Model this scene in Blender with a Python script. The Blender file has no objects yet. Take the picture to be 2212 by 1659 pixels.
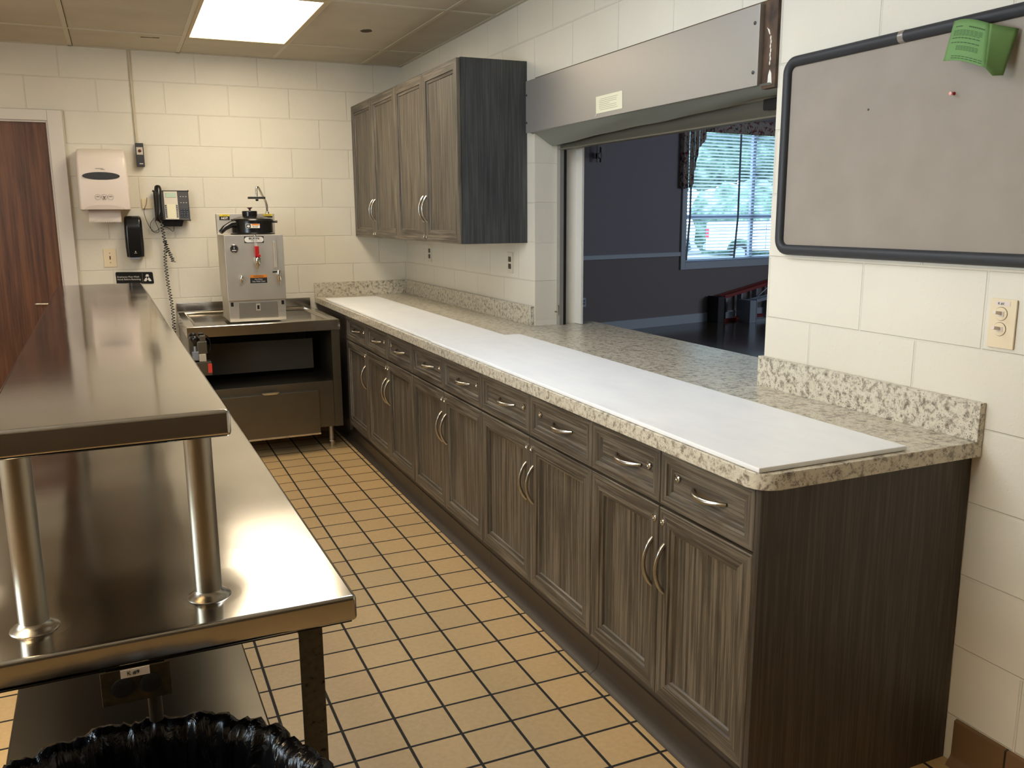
import bpy, bmesh, math, random
from mathutils import Vector, Matrix, noise
random.seed(7)
PI = math.pi
sc = bpy.context.scene
COL = sc.collection

# ------------------------------------------------------------------ camera
YAW, PITCH, ROLL = .418706406, .192346477, -.00669765797
F = Vector((math.sin(YAW)*math.cos(PITCH), math.cos(YAW)*math.cos(PITCH), -math.sin(PITCH)))
Rt = Vector((math.cos(YAW), -math.sin(YAW), 0)); Up = Rt.cross(F)
R2 = math.cos(ROLL)*Rt + math.sin(ROLL)*Up; U2 = -math.sin(ROLL)*Rt + math.cos(ROLL)*Up
cam = bpy.data.objects.new('camera', bpy.data.cameras.new('camera')); COL.objects.link(cam)
M = Matrix((R2, U2, -F)).transposed().to_4x4(); M.translation = (-1.98668, -6.41621, 1.49498)
cam.matrix_world = M
cam.data.sensor_width = 36; cam.data.lens = 1877.847/2212*36; cam.data.clip_start = .02
sc.camera = cam

# ------------------------------------------------------------------ world, exposure, large lights
def lin(c):
    c = c/255
    return c/12.92 if c <= .04045 else ((c+.055)/1.055)**2.4
def rgb(r, g, b): return (lin(r), lin(g), lin(b), 1)
vs = sc.view_settings
vs.view_transform = 'Standard'; vs.look = 'None'; vs.gamma = 1; vs.use_curve_mapping = False
vs.exposure = 0.0
W = bpy.data.worlds.new('sky'); sc.world = W; W.use_nodes = True
bg = W.node_tree.nodes['Background']; bg.inputs[0].default_value = (.62, .84, 1, 1); bg.inputs[1].default_value = 6.5
sc.cycles.max_bounces = 10; sc.cycles.diffuse_bounces = 6; sc.cycles.glossy_bounces = 5
sc.cycles.sample_clamp_indirect = 6
def area(name, loc, rot, sx, sy, power, col):
    l = bpy.data.lights.new(name, 'AREA'); l.shape = 'RECTANGLE'; l.size = sx; l.size_y = sy
    l.energy = power; l.color = col
    o = bpy.data.objects.new(name, l); COL.objects.link(o); o.location = loc; o.rotation_euler = rot
    return o
WARM = (1, .80, .52)
H = 2.56                                   # kitchen ceiling height
# daylight entering through the kitchen window in the left wall and the dining room windows
area('daylight_kitchen', (-4.12, -4.6, 1.75), (0, math.radians(-90), 0), 1.1, 1.6, 58, (.72, .86, 1))
area('daylight_dining', (9.6, -2.2, 1.7), (0, math.radians(90), 0), 1.6, 4.5, 120, (.72, .85, 1))

# ------------------------------------------------------------------ materials
MATS = {}
class N:
    """small node-tree writer"""
    def __init__(s, name):
        s.m = bpy.data.materials.new(name); s.m.use_nodes = True; s.t = s.m.node_tree
        s.b = s.t.nodes['Principled BSDF']; MATS[name] = s.m
    def n(s, kind, ins=None, **props):
        x = s.t.nodes.new('ShaderNode'+kind)
        for k, v in props.items(): setattr(x, k, v)
        for k, v in (ins or {}).items():
            if isinstance(v, bpy.types.NodeSocket): s.t.links.new(v, x.inputs[k])
            else: x.inputs[k].default_value = v
        return x
    def set(s, k, v):
        if isinstance(v, bpy.types.NodeSocket): s.t.links.new(v, s.b.inputs[k])
        else: s.b.inputs[k].default_value = v
    def pos(s, sx=1, sy=1, sz=1, loc=(0, 0, 0)):
        g = s.n('NewGeometry')
        return s.n('Mapping', {'Vector': g.outputs['Position'], 'Scale': (sx, sy, sz), 'Location': loc}).outputs[0]
    def ramp(s, fac, stops, interp='LINEAR'):
        x = s.n('ValToRGB', {'Fac': fac}); r = x.color_ramp; r.interpolation = interp
        while len(r.elements) < len(stops): r.elements.new(.5)
        for e, (p, c) in zip(r.elements, stops): e.position = p; e.color = c
        return x.outputs[0]
    def mix(s, fac, a, b, mode='MIX'):
        x = s.n('MixRGB', {'Fac': fac, 'Color1': a, 'Color2': b}, blend_type=mode); return x.outputs[0]
    def noise(s, vec, scale, detail=3, rough=.5, dist=0):
        return s.n('TexNoise', {'Vector': vec, 'Scale': scale, 'Detail': detail, 'Roughness': rough, 'Distortion': dist}).outputs[0]
    def bump(s, h, strength=.3, dist=.01, prev=None):
        ins = {'Height': h, 'Strength': strength, 'Distance': dist}
        if prev is not None: ins['Normal'] = prev
        return s.n('Bump', ins).outputs[0]
def simple(name, col, rough=.5, metal=0, **k):
    m = N(name); m.set('Base Color', col); m.set('Roughness', rough); m.set('Metallic', metal)
    for kk, v in k.items(): m.set(kk, v)
    return m.m
def C(g, a=1.0): return (g, g, g, 1)

def block_wall(name, axis, u0, col):
    m = N(name); g = m.n('NewGeometry'); s = m.n('SeparateXYZ', {'Vector': g.outputs['Position']})
    u = m.n('MATH' if 0 else 'Math', {0: s.outputs['X' if axis == 'x' else 'Y'], 1: u0}, operation='ADD').outputs[0]
    v = m.n('Math', {0: s.outputs['Z'], 1: -.132}, operation='ADD').outputs[0]
    vec = m.n('CombineXYZ', {'X': u, 'Y': v}).outputs[0]
    br = m.n('TexBrick', {'Vector': vec, 'Scale': 1, 'Brick Width': .4064, 'Row Height': .2032, 'Mortar Size': .0045, 'Mortar Smooth': .6,
                          'Color1': C(0), 'Color2': C(0), 'Mortar': C(1)}, offset=.5)
    f = br.outputs['Fac']
    p = g.outputs['Position']
    n1 = m.noise(p, 2.2, 3); n2 = m.noise(p, 70, 4, .6); n3 = m.noise(p, 16, 3)
    pits = m.ramp(m.noise(p, 55, 2, .4), [(.24, C(0)), (.33, C(1))])
    c = m.mix(m.ramp(n1, [(.35, C(0)), (.7, C(1))]), col, tuple(x*.93 for x in col[:3])+(1,))
    c = m.mix(m.n('Math', {0: f, 1: .10}, operation='MULTIPLY').outputs[0], c, tuple(x*.55 for x in col[:3])+(1,))
    m.set('Base Color', c); m.set('Roughness', .5)
    hgt = m.n('Math', {0: f, 1: -1.0}, operation='MULTIPLY').outputs[0]
    b = m.bump(hgt, .55, .006)
    b = m.bump(m.n('Math', {0: n2, 1: pits}, operation='ADD').outputs[0], .16, .004, b)
    b = m.bump(n3, .12, .01, b)
    m.set('Normal', b); return m.m
BW = rgb(222, 216, 200)
M_FAR = block_wall('block_far', 'x', .008-.2032, BW)
M_RIGHT = block_wall('block_right', 'y', -.181-.2032, BW)
def m_tile():
    m = N('quarry_tile'); v = m.pos(1, 1, 1, (1.347, 3.925, 0))
    br = m.n('TexBrick', {'Vector': v, 'Scale': 1, 'Brick Width': .159, 'Row Height': .159, 'Mortar Size': .0049, 'Mortar Smooth': .2,
             'Color1': rgb(206, 170, 118), 'Color2': rgb(194, 162, 114), 'Mortar': rgb(30, 24, 14), 'Bias': 0.0}, offset=0, squash=1)
    g = m.pos(); n1 = m.noise(g, 1.3, 3)
    c = m.mix(m.ramp(n1, [(.4, C(0)), (.75, C(.6))]), br.outputs['Color'], rgb(150, 128, 92), 'MIX')
    n2 = m.ramp(m.noise(g, 60, 4, .6), [(.3, C(.86)), (.7, C(1))]); c2 = m.mix(1, br.outputs['Color'], n2, 'MULTIPLY')
    c3 = m.mix(m.n('Math', {0: m.ramp(n1, [(.45, C(0)), (.75, C(1))]), 1: .22}, operation='MULTIPLY').outputs[0], c2, m.mix(1, c2, rgb(190, 190, 160), 'MULTIPLY'))
    m.set('Base Color', c3)
    inv = m.n('Math', {0: 1.0, 1: br.outputs['Fac']}, operation='SUBTRACT').outputs[0]
    m.set('Roughness', m.ramp(br.outputs['Fac'], [(0, C(.42)), (1, C(.8))]))
    b = m.bump(inv, .6, .003); b = m.bump(m.noise(g, 90, 3), .06, .003, b); m.set('Normal', b); return m.m
M_TILE = m_tile()
def wood(name, axis, dark, mid, light, sc_=1.0, rough=.5):
    """grain runs along axis"""
    m = N(name)
    k = {'x': (1.2, 52, 52), 'y': (52, 1.2, 52), 'z': (52, 52, 1.2)}[axis]
    v = m.pos(*[q*sc_ for q in k]); g = m.pos()
    w = m.noise(v, 2.2, 6, .62, .35)
    v2 = m.pos(*[q*sc_*3.2 if q > 2 else q*1.8 for q in k]); w2 = m.noise(v2, 3, 4, .6)
    v3 = m.pos(*[q*.14 if q > 2 else q*.8 for q in k]); w3 = m.noise(v3, 2.0, 3, .5, 1.3)
    f = m.n('Math', {0: w, 1: m.n('Math', {0: w2, 1: .35}, operation='MULTIPLY').outputs[0]}, operation='ADD').outputs[0]
    f = m.n('Math', {0: f, 1: m.n('Math', {0: w3, 1: .30}, operation='MULTIPLY').outputs[0]}, operation='ADD').outputs[0]
    c = m.ramp(f, [(.60, dark), (.80, mid), (.95, light), (1, light)])
    m.set('Base Color', c); m.set('Roughness', rough); m.set('Normal', m.bump(f, .12, .002)); return m.m
D_, M_, L_ = rgb(48, 43, 37), rgb(79, 72, 62), rgb(114, 105, 91)
WV, WH = wood('laminate_upright_grain', 'z', D_, M_, L_), wood('laminate_level_grain', 'y', D_, M_, L_)
WE = wood('laminate_end_shaded', 'z', rgb(42, 37, 32), rgb(58, 51, 44), rgb(76, 68, 60))  # same laminate as the doors, end panel shade put into its colour
WK = wood('toe_kick_laminate', 'y', rgb(40, 34, 30), rgb(58, 50, 44), rgb(70, 62, 54))
WD = wood('door_walnut', 'z', rgb(62, 36, 22), rgb(92, 56, 34), rgb(112, 72, 46), .38, .4)
def m_granite():
    m = N('granite_laminate'); g = m.pos()
    a = m.noise(g, 52, 6, .7, .25); b_ = m.noise(g, 150, 4, .6, .3); d = m.noise(g, 12, 3, .5)
    c = m.ramp(a, [(.34, rgb(112, 104, 92)), (.43, rgb(164, 155, 138)), (.51, rgb(204, 197, 178)), (.75, rgb(216, 210, 192))])
    c = m.mix(m.ramp(b_, [(.33, C(.85)), (.40, C(0))]), c, rgb(84, 78, 68))
    vor = m.n('TexVoronoi', {'Vector': g, 'Scale': 130}).outputs['Distance']
    msk = m.n('Math', {0: m.ramp(vor, [(.12, C(1)), (.24, C(0))]), 1: m.ramp(d, [(.45, C(0)), (.6, C(1))])}, operation='MULTIPLY').outputs[0]
    c = m.mix(msk, c, rgb(66, 62, 58))
    m.set('Base Color', c); m.set('Roughness', .28); return m.m
M_GRAN = m_granite()
def steel(name, col, rough, axis='x', wear=.1, wave=.12, dents=()):
    m = N(name); k = {'x': (1.5, 160, 160), 'y': (160, 1.5, 160), 'z': (160, 160, 1.5)}[axis]
    s1 = m.noise(m.pos(*k), 2, 3, .6); s2 = m.noise(m.pos(), 3.5, 4, .55); s3 = m.noise(m.pos(), 4, 2, .5)
    m.set('Base Color', m.mix(m.ramp(s2, [(.3, C(0)), (.7, C(1))]), col, tuple(x*.86 for x in col[:3])+(1,)))
    m.set('Metallic', 1)
    r = m.n('Math', {0: m.n('Math', {0: s1, 1: .05}, operation='MULTIPLY').outputs[0], 1: m.n('Math', {0: s3, 1: wear}, operation='MULTIPLY').outputs[0]}, operation='ADD').outputs[0]
    m.set('Roughness', m.n('Math', {0: r, 1: rough-.05-wear/2}, operation='ADD').outputs[0])
    b = m.bump(s1, .02, .0006); b = m.bump(m.noise(m.pos(), 2.2, 1, .4), wave, .02, b)
    for dx, dy in dents:       # shallow dish round each welded post
        g = m.n('NewGeometry').outputs['Position']
        dd = m.n('VectorMath', {0: g, 1: (dx, dy, .9)}, operation='DISTANCE').outputs['Value']
        h = m.ramp(m.n('Math', {0: dd, 1: 5.0}, operation='MULTIPLY').outputs[0], [(0, C(0)), (.25, C(.35)), (.55, C(.85)), (1, C(1))], 'B_SPLINE')
        b = m.bump(h, 1.0, .0035, b)
    m.set('Normal', b); return m.m
ST_SHELF = steel('steel_shelf', rgb(196, 190, 182), .11, 'x', .07)
ST_TABLE = steel('steel_table', rgb(184, 178, 168), .165, 'x', .06, .30, ((-1.902, -5.028), (-2.148, -5.037)))
ST_POST = steel('steel_post', rgb(176, 168, 152), .36, 'z', .04)
WELD = simple('weld_metal', rgb(170, 162, 148), .25, 1)
ST_OLD = steel('steel_dull', rgb(124, 118, 104), .40, 'x', .06)
ST_URN = steel('steel_urn', rgb(214, 208, 196), .46, 'x', .06)
ST_HOOD = simple('galvanised_hood', rgb(166, 163, 157), .42, .5)
ST_LINE = simple('shutter_slat_metal', rgb(120, 116, 104), .5, .4)
CHROME = simple('chrome', rgb(215, 210, 200), .12, 1)
NICKEL = simple('satin_nickel', rgb(190, 186, 176), .24, 1)
ALU = simple('aluminium', rgb(150, 156, 164), .45, .7)
WHITE_P = simple('white_paint', rgb(226, 222, 212), .45)
TRIM_P = simple('door_frame_paint', rgb(214, 208, 200), .4)
BLK = simple('black_plastic', rgb(18, 18, 19), .22)
BLK_M = simple('black_matte', rgb(24, 24, 25), .6)
FRAME = simple('bulletin_rubber_frame', rgb(42, 44, 48), .55)
GREY_D = simple('dark_grey_plastic', rgb(48, 48, 50), .4)
CREAM = simple('ivory_plastic', rgb(226, 210, 178), .35)
WHITE_PL = simple('white_plastic', rgb(222, 210, 200), .3)
TOWEL = simple('paper_towel', rgb(232, 222, 212), .9)
PAPER = simple('cream_paper', rgb(226, 220, 190), .8)
INK = simple('ink', rgb(70, 66, 60), .8)
INK_B = simple('black_ink', rgb(20, 20, 20), .6)
WHITE_T = simple('white_lettering', rgb(225, 222, 215), .5)
ORANGE = simple('orange_label', rgb(214, 128, 36), .5)
YELLOW = simple('yellow_label', rgb(214, 190, 50), .5)
RED = simple('red_plastic', rgb(176, 26, 30), .3)
RED_L = simple('red_orange_label', rgb(210, 60, 40), .5)
BROWN = simple('dark_red_brown', rgb(90, 40, 32), .35)
SEAL = simple('black_rubber', rgb(12, 12, 12), .8)
SILVER_PL = simple('silver_plastic', rgb(196, 186, 166), .35, .3)
LCD = simple('lcd', rgb(176, 200, 176), .2)
def m_board():
    m = N('cutting_board_plastic'); g = m.pos(2.5, 1, 1)
    c = m.ramp(m.noise(g, 6, 4, .6), [(.3, rgb(234, 236, 238)), (.7, rgb(240, 242, 242))])
    m.set('Base Color', c); m.set('Roughness', m.ramp(m.noise(g, 8, 4), [(.3, C(.34)), (.7, C(.5))])); return m.m
M_BOARD = m_board()
def m_bull():
    m = N('bulletin_surface'); g = m.pos()
    c = m.ramp(m.noise(g, 7, 3), [(.3, rgb(144, 135, 122)), (.7, rgb(152, 142, 130))])
    v = m.n('TexVoronoi', {'Vector': g, 'Scale': 42, 'Randomness': 1}); d = v.outputs['Distance']
    pick = m.n('SeparateColor', {'Color': v.outputs['Color']}).outputs[0]
    dark = m.n('Math', {0: m.ramp(d, [(.06, C(1)), (.11, C(0))]), 1: m.ramp(pick, [(.78, C(0)), (.8, C(1))])}, operation='MULTIPLY').outputs[0]
    lite = m.n('Math', {0: m.ramp(d, [(.05, C(1)), (.09, C(0))]), 1: m.ramp(pick, [(.12, C(1)), (.14, C(0))])}, operation='MULTIPLY').outputs[0]
    c = m.mix(dark, c, rgb(70, 58, 46)); c = m.mix(lite, c, rgb(220, 212, 196))
    m.set('Base Color', c); m.set('Roughness', .6); return m.m
M_BULL = m_bull()
def m_ceil():
    m = N('ceiling_tile_face'); g = m.pos()
    c = m.ramp(m.noise(g, 3, 3), [(.3, rgb(184, 176, 158)), (.7, rgb(196, 188, 170))])
    m.set('Base Color', c); m.set('Roughness', .9); m.set('Normal', m.bump(m.noise(g, 130, 3), .15, .003)); return m.m
M_CEIL = m_ceil()
M_GRID = simple('ceiling_grid_bar', rgb(196, 188, 168), .5)
def m_rust():
    m = N('rusty_brown'); g = m.pos(1, 1, .7)
    c = m.ramp(m.noise(g, 14, 5, .6, .5), [(.35, rgb(52, 36, 24)), (.55, rgb(84, 62, 42)), (.72, rgb(112, 90, 64))])
    m.set('Base Color', c); m.set('Roughness', .55); return m.m
M_RUST = m_rust()
def m_grime():
    m = N('grimy_bronze'); g = m.pos()
    c = m.ramp(m.noise(g, 60, 5, .6), [(.35, rgb(46, 40, 26)), (.6, rgb(66, 58, 38)), (.75, rgb(96, 60, 28))])
    m.set('Base Color', c); m.set('Roughness', .5); m.set('Metallic', .3); return m.m
M_GRIME = m_grime()
def m_legsteel():
    m = N('spotted_galvanised_leg'); g = m.pos()
    v = m.noise(g, 90, 3, .5)
    c = m.ramp(v, [(.30, rgb(24, 22, 18)), (.36, rgb(74, 70, 60)), (.7, rgb(86, 82, 70))])
    m.set('Base Color', c); m.set('Roughness', .5); m.set('Metallic', .6); return m.m
M_LEG = m_legsteel()
def m_cove():
    m = N('brown_base_tile'); g = m.pos()
    br = m.n('TexBrick', {'Vector': m.n('CombineXYZ', {'X': m.n('SeparateXYZ', {'Vector': g}).outputs[1], 'Y': .3}).outputs[0], 'Scale': 1, 'Brick Width': .159, 'Row Height': 2, 'Mortar Size': .003,
                          'Color1': rgb(116, 88, 58), 'Color2': rgb(106, 80, 52), 'Mortar': rgb(40, 30, 20)}, offset=0)
    m.set('Base Color', br.outputs['Color']); m.set('Roughness', .4); return m.m
M_COVE = m_cove()
VINYL = simple('dark_cove_vinyl', rgb(58, 50, 42), .38)
def m_bag():
    m = N('black_bin_liner'); g = m.pos(1, 1, .35)
    m.set('Base Color', rgb(14, 14, 15)); m.set('Roughness', .24)
    b = m.bump(m.noise(g, 26, 4, .6, 1.2), .4, .02); m.set('Normal', b); return m.m
M_BAG = m_bag()
def m_emit(name, col, st):
    m = N(name); m.set('Base Color', C(.8)); m.set('Emission Color', col); m.set('Emission Strength', st); return m.m
M_DIFF = m_emit('lit_light_diffuser', (1, .86, .65, 1), 13.5)
M_DIFF_L = m_emit('lit_light_diffuser_left', (1, .86, .65, 1), 2.5)
M_DIFF_N = m_emit('lit_light_diffuser_neutral', (.91, 1.0, 1.14, 1), 10.6)
M_DIFF_W = m_emit('lit_light_diffuser_warm', (1, .76, .46, 1), 31)
M_DWALL = simple('dining_wall_paint', rgb(150, 140, 146), .7)
M_DWALL2 = simple('dining_wainscot_paint', rgb(140, 128, 126), .7)
M_DTRIM = simple('dining_trim_paint', rgb(190, 196, 206), .5)
def m_dfloor():
    m = N('dining_plank_floor'); v = m.pos()
    br = m.n('TexBrick', {'Vector': v, 'Scale': 1, 'Brick Width': 1.1, 'Row Height': .12, 'Mortar Size': .002,
                          'Color1': rgb(78, 62, 50), 'Color2': rgb(66, 52, 44), 'Mortar': rgb(30, 24, 20)}, offset=.37)
    gr = m.noise(m.pos(1.5, 30, 1), 3, 4); m.set('Base Color', m.mix(1, br.outputs['Color'], m.ramp(gr, [(.3, C(.75)), (.7, C(1))]), 'MULTIPLY'))
    m.set('Roughness', .16); return m.m
M_DFLOOR = m_dfloor()
def m_floral():
    m = N('floral_fabric'); g = m.pos()
    n = m.noise(g, 14, 3, .5, .8); n2 = m.noise(m.pos(1, 1, 1, (3, 1, 2)), 17, 3, .5, 1)
    c = m.mix(m.ramp(n, [(.56, C(0)), (.6, C(1))]), rgb(176, 158, 148), rgb(120, 60, 62))
    c = m.mix(m.ramp(n2, [(.58, C(0)), (.62, C(1))]), c, rgb(56, 78, 84)); m.set('Base Color', c); m.set('Roughness', .9); return m.m
M_FLOR = m_floral()
def m_slat():
    m = N('blind_slat_white'); m.set('Base Color', rgb(236, 238, 240)); m.set('Roughness', .5)
    tl = m.n('BsdfTranslucent', {'Color': rgb(220, 230, 240)}); mx = m.n('MixShader', {0: .6, 1: m.b.outputs[0], 2: tl.outputs[0]})
    m.t.links.new(mx.outputs[0], m.t.nodes['Material Output'].inputs[0]); return m.m
SLAT = m_slat()
TAPE_D = simple('blind_ladder_tape', rgb(120, 124, 134), .9)
def m_glass():
    m = N('window_glass'); m.set('Base Color', C(1)); m.set('Roughness', 0); m.set('Transmission Weight', 1); m.set('IOR', 1.02); return m.m
GLASS = m_glass()
def m_clear():
    m = N('clear_tube'); m.set('Base Color', C(.95)); m.set('Roughness', .05); m.set('Transmission Weight', .85); return m.m
CLEAR = m_clear()
GREEN = simple('green_paper', rgb(108, 148, 88), .75)
GREEN_I = simple('faded_print_on_green', rgb(62, 92, 52), .8)
PINKTOP = simple('pale_pink_plastic', rgb(240, 170, 165), .3)
TAPE_S = simple('silver_tape', rgb(150, 142, 134), .3, .3)
ASPH = simple('asphalt', rgb(150, 150, 148), .9)
def m_leaf():
    m = N('foliage'); g = m.pos(); m.set('Base Color', m.ramp(m.noise(g, 1.4, 5, .7), [(.35, rgb(44, 64, 56)), (.5, rgb(96, 124, 108)), (.62, rgb(160, 182, 168))])); m.set('Roughness', .8); return m.m
LEAF = m_leaf()
BARK = simple('bark', rgb(96, 84, 72), .9)
CARW = simple('white_car_paint', rgb(240, 242, 244), .15)
CARD = simple('dark_car_glass', rgb(30, 36, 44), .1)
TYRE = simple('tyre', rgb(28, 28, 30), .8)
TAIL = simple('tail_lamp_red', rgb(200, 50, 70), .2)
SIDING = simple('pale_house_siding', rgb(206, 204, 198), .8)

INSIDE = simple('shaded_steel', rgb(62, 57, 48), .5, .4)  # shade under the stand and table put into the steel colour
# ------------------------------------------------------------------ mesh helpers
class MB:
    def __init__(s): s.bm = bmesh.new(); s.mi = 0
    def face(s, pts):
        try: f = s.bm.faces.new([s.bm.verts.new(p) for p in pts]); f.material_index = s.mi; return f
        except ValueError: return None
    def box(s, x0, x1, y0, y1, z0, z1, bev=0, seg=2):
        r = bmesh.ops.create_cube(s.bm, size=1, matrix=Matrix.Translation(((x0+x1)/2, (y0+y1)/2, (z0+z1)/2)) @ Matrix.Diagonal((abs(x1-x0), abs(y1-y0), abs(z1-z0), 1)))
        es = set(); fs = set()
        for v in r['verts']:
            es.update(v.link_edges); fs.update(v.link_faces)
        for f in fs: f.material_index = s.mi
        if bev: bmesh.ops.bevel(s.bm, geom=list(es), offset=bev, segments=seg, affect='EDGES', profile=.5, clamp_overlap=True, material=-1)
        return s
    def obox(s, c, ax, ay, az, bev=0):
        """box centred at c with half-axis vectors"""
        r = bmesh.ops.create_cube(s.bm, size=2); m = Matrix((ax, ay, az)).transposed()
        for v in r['verts']: v.co = m @ v.co + Vector(c)
        es = set(); [es.update(v.link_edges) for v in r['verts']]
        for v in r['verts']:
            for f in v.link_faces: f.material_index = s.mi
        if bev: bmesh.ops.bevel(s.bm, geom=list(es), offset=bev, segments=2, affect='EDGES', profile=.5, clamp_overlap=True)
        return s
    def rings(s, rings, cap0=True, cap1=True, closed=True):
        vr = [[s.bm.verts.new(p) for p in r] for r in rings]
        n = len(rings[0])
        for a, b in zip(vr, vr[1:]):
            for i in range(n if closed else n-1):
                j = (i+1) % n
                f = s.bm.faces.new((a[i], a[j], b[j], b[i])); f.material_index = s.mi; f.smooth = True
        for c, fl in ((cap0, vr[0]), (cap1, vr[-1])):
            if c:
                try: f = s.bm.faces.new(fl); f.material_index = s.mi
                except ValueError: pass
        return s
    def cyl(s, p0, p1, r0, r1=None, n=20):
        return s.tube([p0, p1], [r0, r0 if r1 is None else r1], n)
    def tube(s, pts, r, n=12, cap=True):
        pts = [Vector(p) for p in pts]
        rs = r if isinstance(r, (list, tuple)) else [r]*len(pts)
        t = (pts[1]-pts[0]).normalized()
        a = t.orthogonal().normalized(); out = []
        for i, p in enumerate(pts):
            if i == 0: d = pts[1]-pts[0]
            elif i == len(pts)-1: d = pts[-1]-pts[-2]
            else: d = (pts[i+1]-p).normalized()+(p-pts[i-1]).normalized()
            d = d.normalized() if d.length > 1e-9 else t
            a = (a-d*a.dot(d)); a = a.normalized() if a.length > 1e-6 else d.orthogonal().normalized()
            b = d.cross(a)
            out.append([p+(a*math.cos(2*PI*k/n)+b*math.sin(2*PI*k/n))*rs[i] for k in range(n)])
        return s.rings(out, cap, cap)
    def lathe(s, c, prof, n=32, axis='z', cap=True):
        c = Vector(c); ex, ey, ez = {'z': (Vector((1, 0, 0)), Vector((0, 1, 0)), Vector((0, 0, 1))),
                                     'y': (Vector((1, 0, 0)), Vector((0, 0, -1)), Vector((0, 1, 0))),
                                     'x': (Vector((0, 1, 0)), Vector((0, 0, 1)), Vector((1, 0, 0)))}[axis]
        return s.rings([[c+(ex*math.cos(2*PI*k/n)+ey*math.sin(2*PI*k/n))*max(r, 1e-5)+ez*h for k in range(n)] for r, h in prof], cap, cap)
    def prism(s, poly, lo, hi, axis='z', bev=0):
        """poly in the two other axes (xy for z, xz for y, yz for x) extruded along axis"""
        def P(a, b, h): return {'z': (a, b, h), 'y': (a, h, b), 'x': (h, a, b)}[axis]
        va = [s.bm.verts.new(P(a, b, lo)) for a, b in poly]; vb = [s.bm.verts.new(P(a, b, hi)) for a, b in poly]
        fs = [s.bm.faces.new(va), s.bm.faces.new(vb)]
        for i in range(len(poly)):
            j = (i+1) % len(poly); fs.append(s.bm.faces.new((va[i], va[j], vb[j], vb[i])))
        for f in fs: f.material_index = s.mi
        if bev:
            es = list(fs[0].edges)+list(fs[1].edges)
            bmesh.ops.bevel(s.bm, geom=es, offset=bev, segments=2, affect='EDGES', profile=.5, clamp_overlap=True)
        return s
    def build(s, name, mat, parent=None, off=(0, 0, 0), smooth=None, rot=None):
        bmesh.ops.recalc_face_normals(s.bm, faces=s.bm.faces[:])
        if rot is not None: bmesh.ops.transform(s.bm, matrix=rot, verts=s.bm.verts[:])
        o_ = Vector(off)
        if o_.length: bmesh.ops.translate(s.bm, vec=-o_, verts=s.bm.verts[:])
        me = bpy.data.meshes.new(name); s.bm.to_mesh(me); s.bm.free()
        for m_ in (mat if isinstance(mat, (list, tuple)) else [mat]): me.materials.append(m_)
        for p in me.polygons: p.use_smooth = True
        try: me.set_sharp_from_angle(angle=math.radians(smooth or 32))
        except Exception: pass
        o = bpy.data.objects.new(name, me); COL.objects.link(o)
        if not smooth or smooth <= 50:
            w = o.modifiers.new('weighted_normals', 'WEIGHTED_NORMAL'); w.keep_sharp = True
        if parent is not None: o.parent = parent
        return o
BX = lambda *a, **k: MB().box(*a, **k)
def tag(o, label, cat, group=None, kind=None):
    o['label'] = label; o['category'] = cat
    if group: o['group'] = group
    if kind: o['kind'] = kind
    return o
class T:
    """a thing: an Empty at its base; parts are given in room coordinates"""
    def __init__(s, name, loc, label, cat, group=None, rz=0):
        e = bpy.data.objects.new(name, None); e.empty_display_size = .1; COL.objects.link(e)
        e.location = loc; e.rotation_euler = (0, 0, rz); s.e = e; s.loc = Vector(loc) if not rz else Vector((0, 0, 0))
        tag(e, label, cat, group)
    def p(s, mb, name, mat, parent=None, smooth=None, label=None):
        o = mb.build(name, mat, parent or s.e, s.loc, smooth)
        if label: o['label'] = label
        return o
def struct(mb, name, mat, smooth=None, parent=None):
    o = mb.build(name, mat, parent, (0, 0, 0), smooth)
    if parent is None: o['kind'] = 'structure'
    return o
def single(mb, name, mat, label, cat, group=None, smooth=None, base=None):
    """a thing made of one mesh; origin moved to base"""
    o = mb.build(name, mat, None, base or (0, 0, 0), smooth)
    if base: o.location = base
    return tag(o, label, cat, group)
def text_mesh(body, size, extrude=.0004, align='CENTER', bold=0):
    cu = bpy.data.curves.new('t', 'FONT'); cu.body = body; cu.size = size; cu.extrude = extrude; cu.align_x = align; cu.align_y = 'CENTER'
    cu.offset = bold; cu.resolution_u = 2
    o = bpy.data.objects.new('t', cu); COL.objects.link(o); bpy.context.view_layer.update()
    me = bpy.data.meshes.new_from_object(o.evaluated_get(bpy.context.evaluated_depsgraph_get()))
    bpy.data.objects.remove(o); return me
def text(body, size, loc, facing, mat, thing, name='lettering', parent=None, sx=1.0, bold=0, tilt=0, align='CENTER'):
    me = text_mesh(body, size, bold=bold, align=align)
    rot = {'-y': Matrix.Rotation(PI/2, 4, 'X'), '-x': Matrix.Rotation(-PI/2, 4, 'Z') @ Matrix.Rotation(PI/2, 4, 'X')}[facing]
    me.transform(Matrix.Translation(Vector(loc)-thing.loc) @ rot @ Matrix.Rotation(tilt, 4, 'Z') @ Matrix.Diagonal((sx, 1, 1, 1)))
    me.materials.clear(); me.materials.append(mat)
    o = bpy.data.objects.new(name, me); COL.objects.link(o); o.parent = parent or thing.e
    return o

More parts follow.
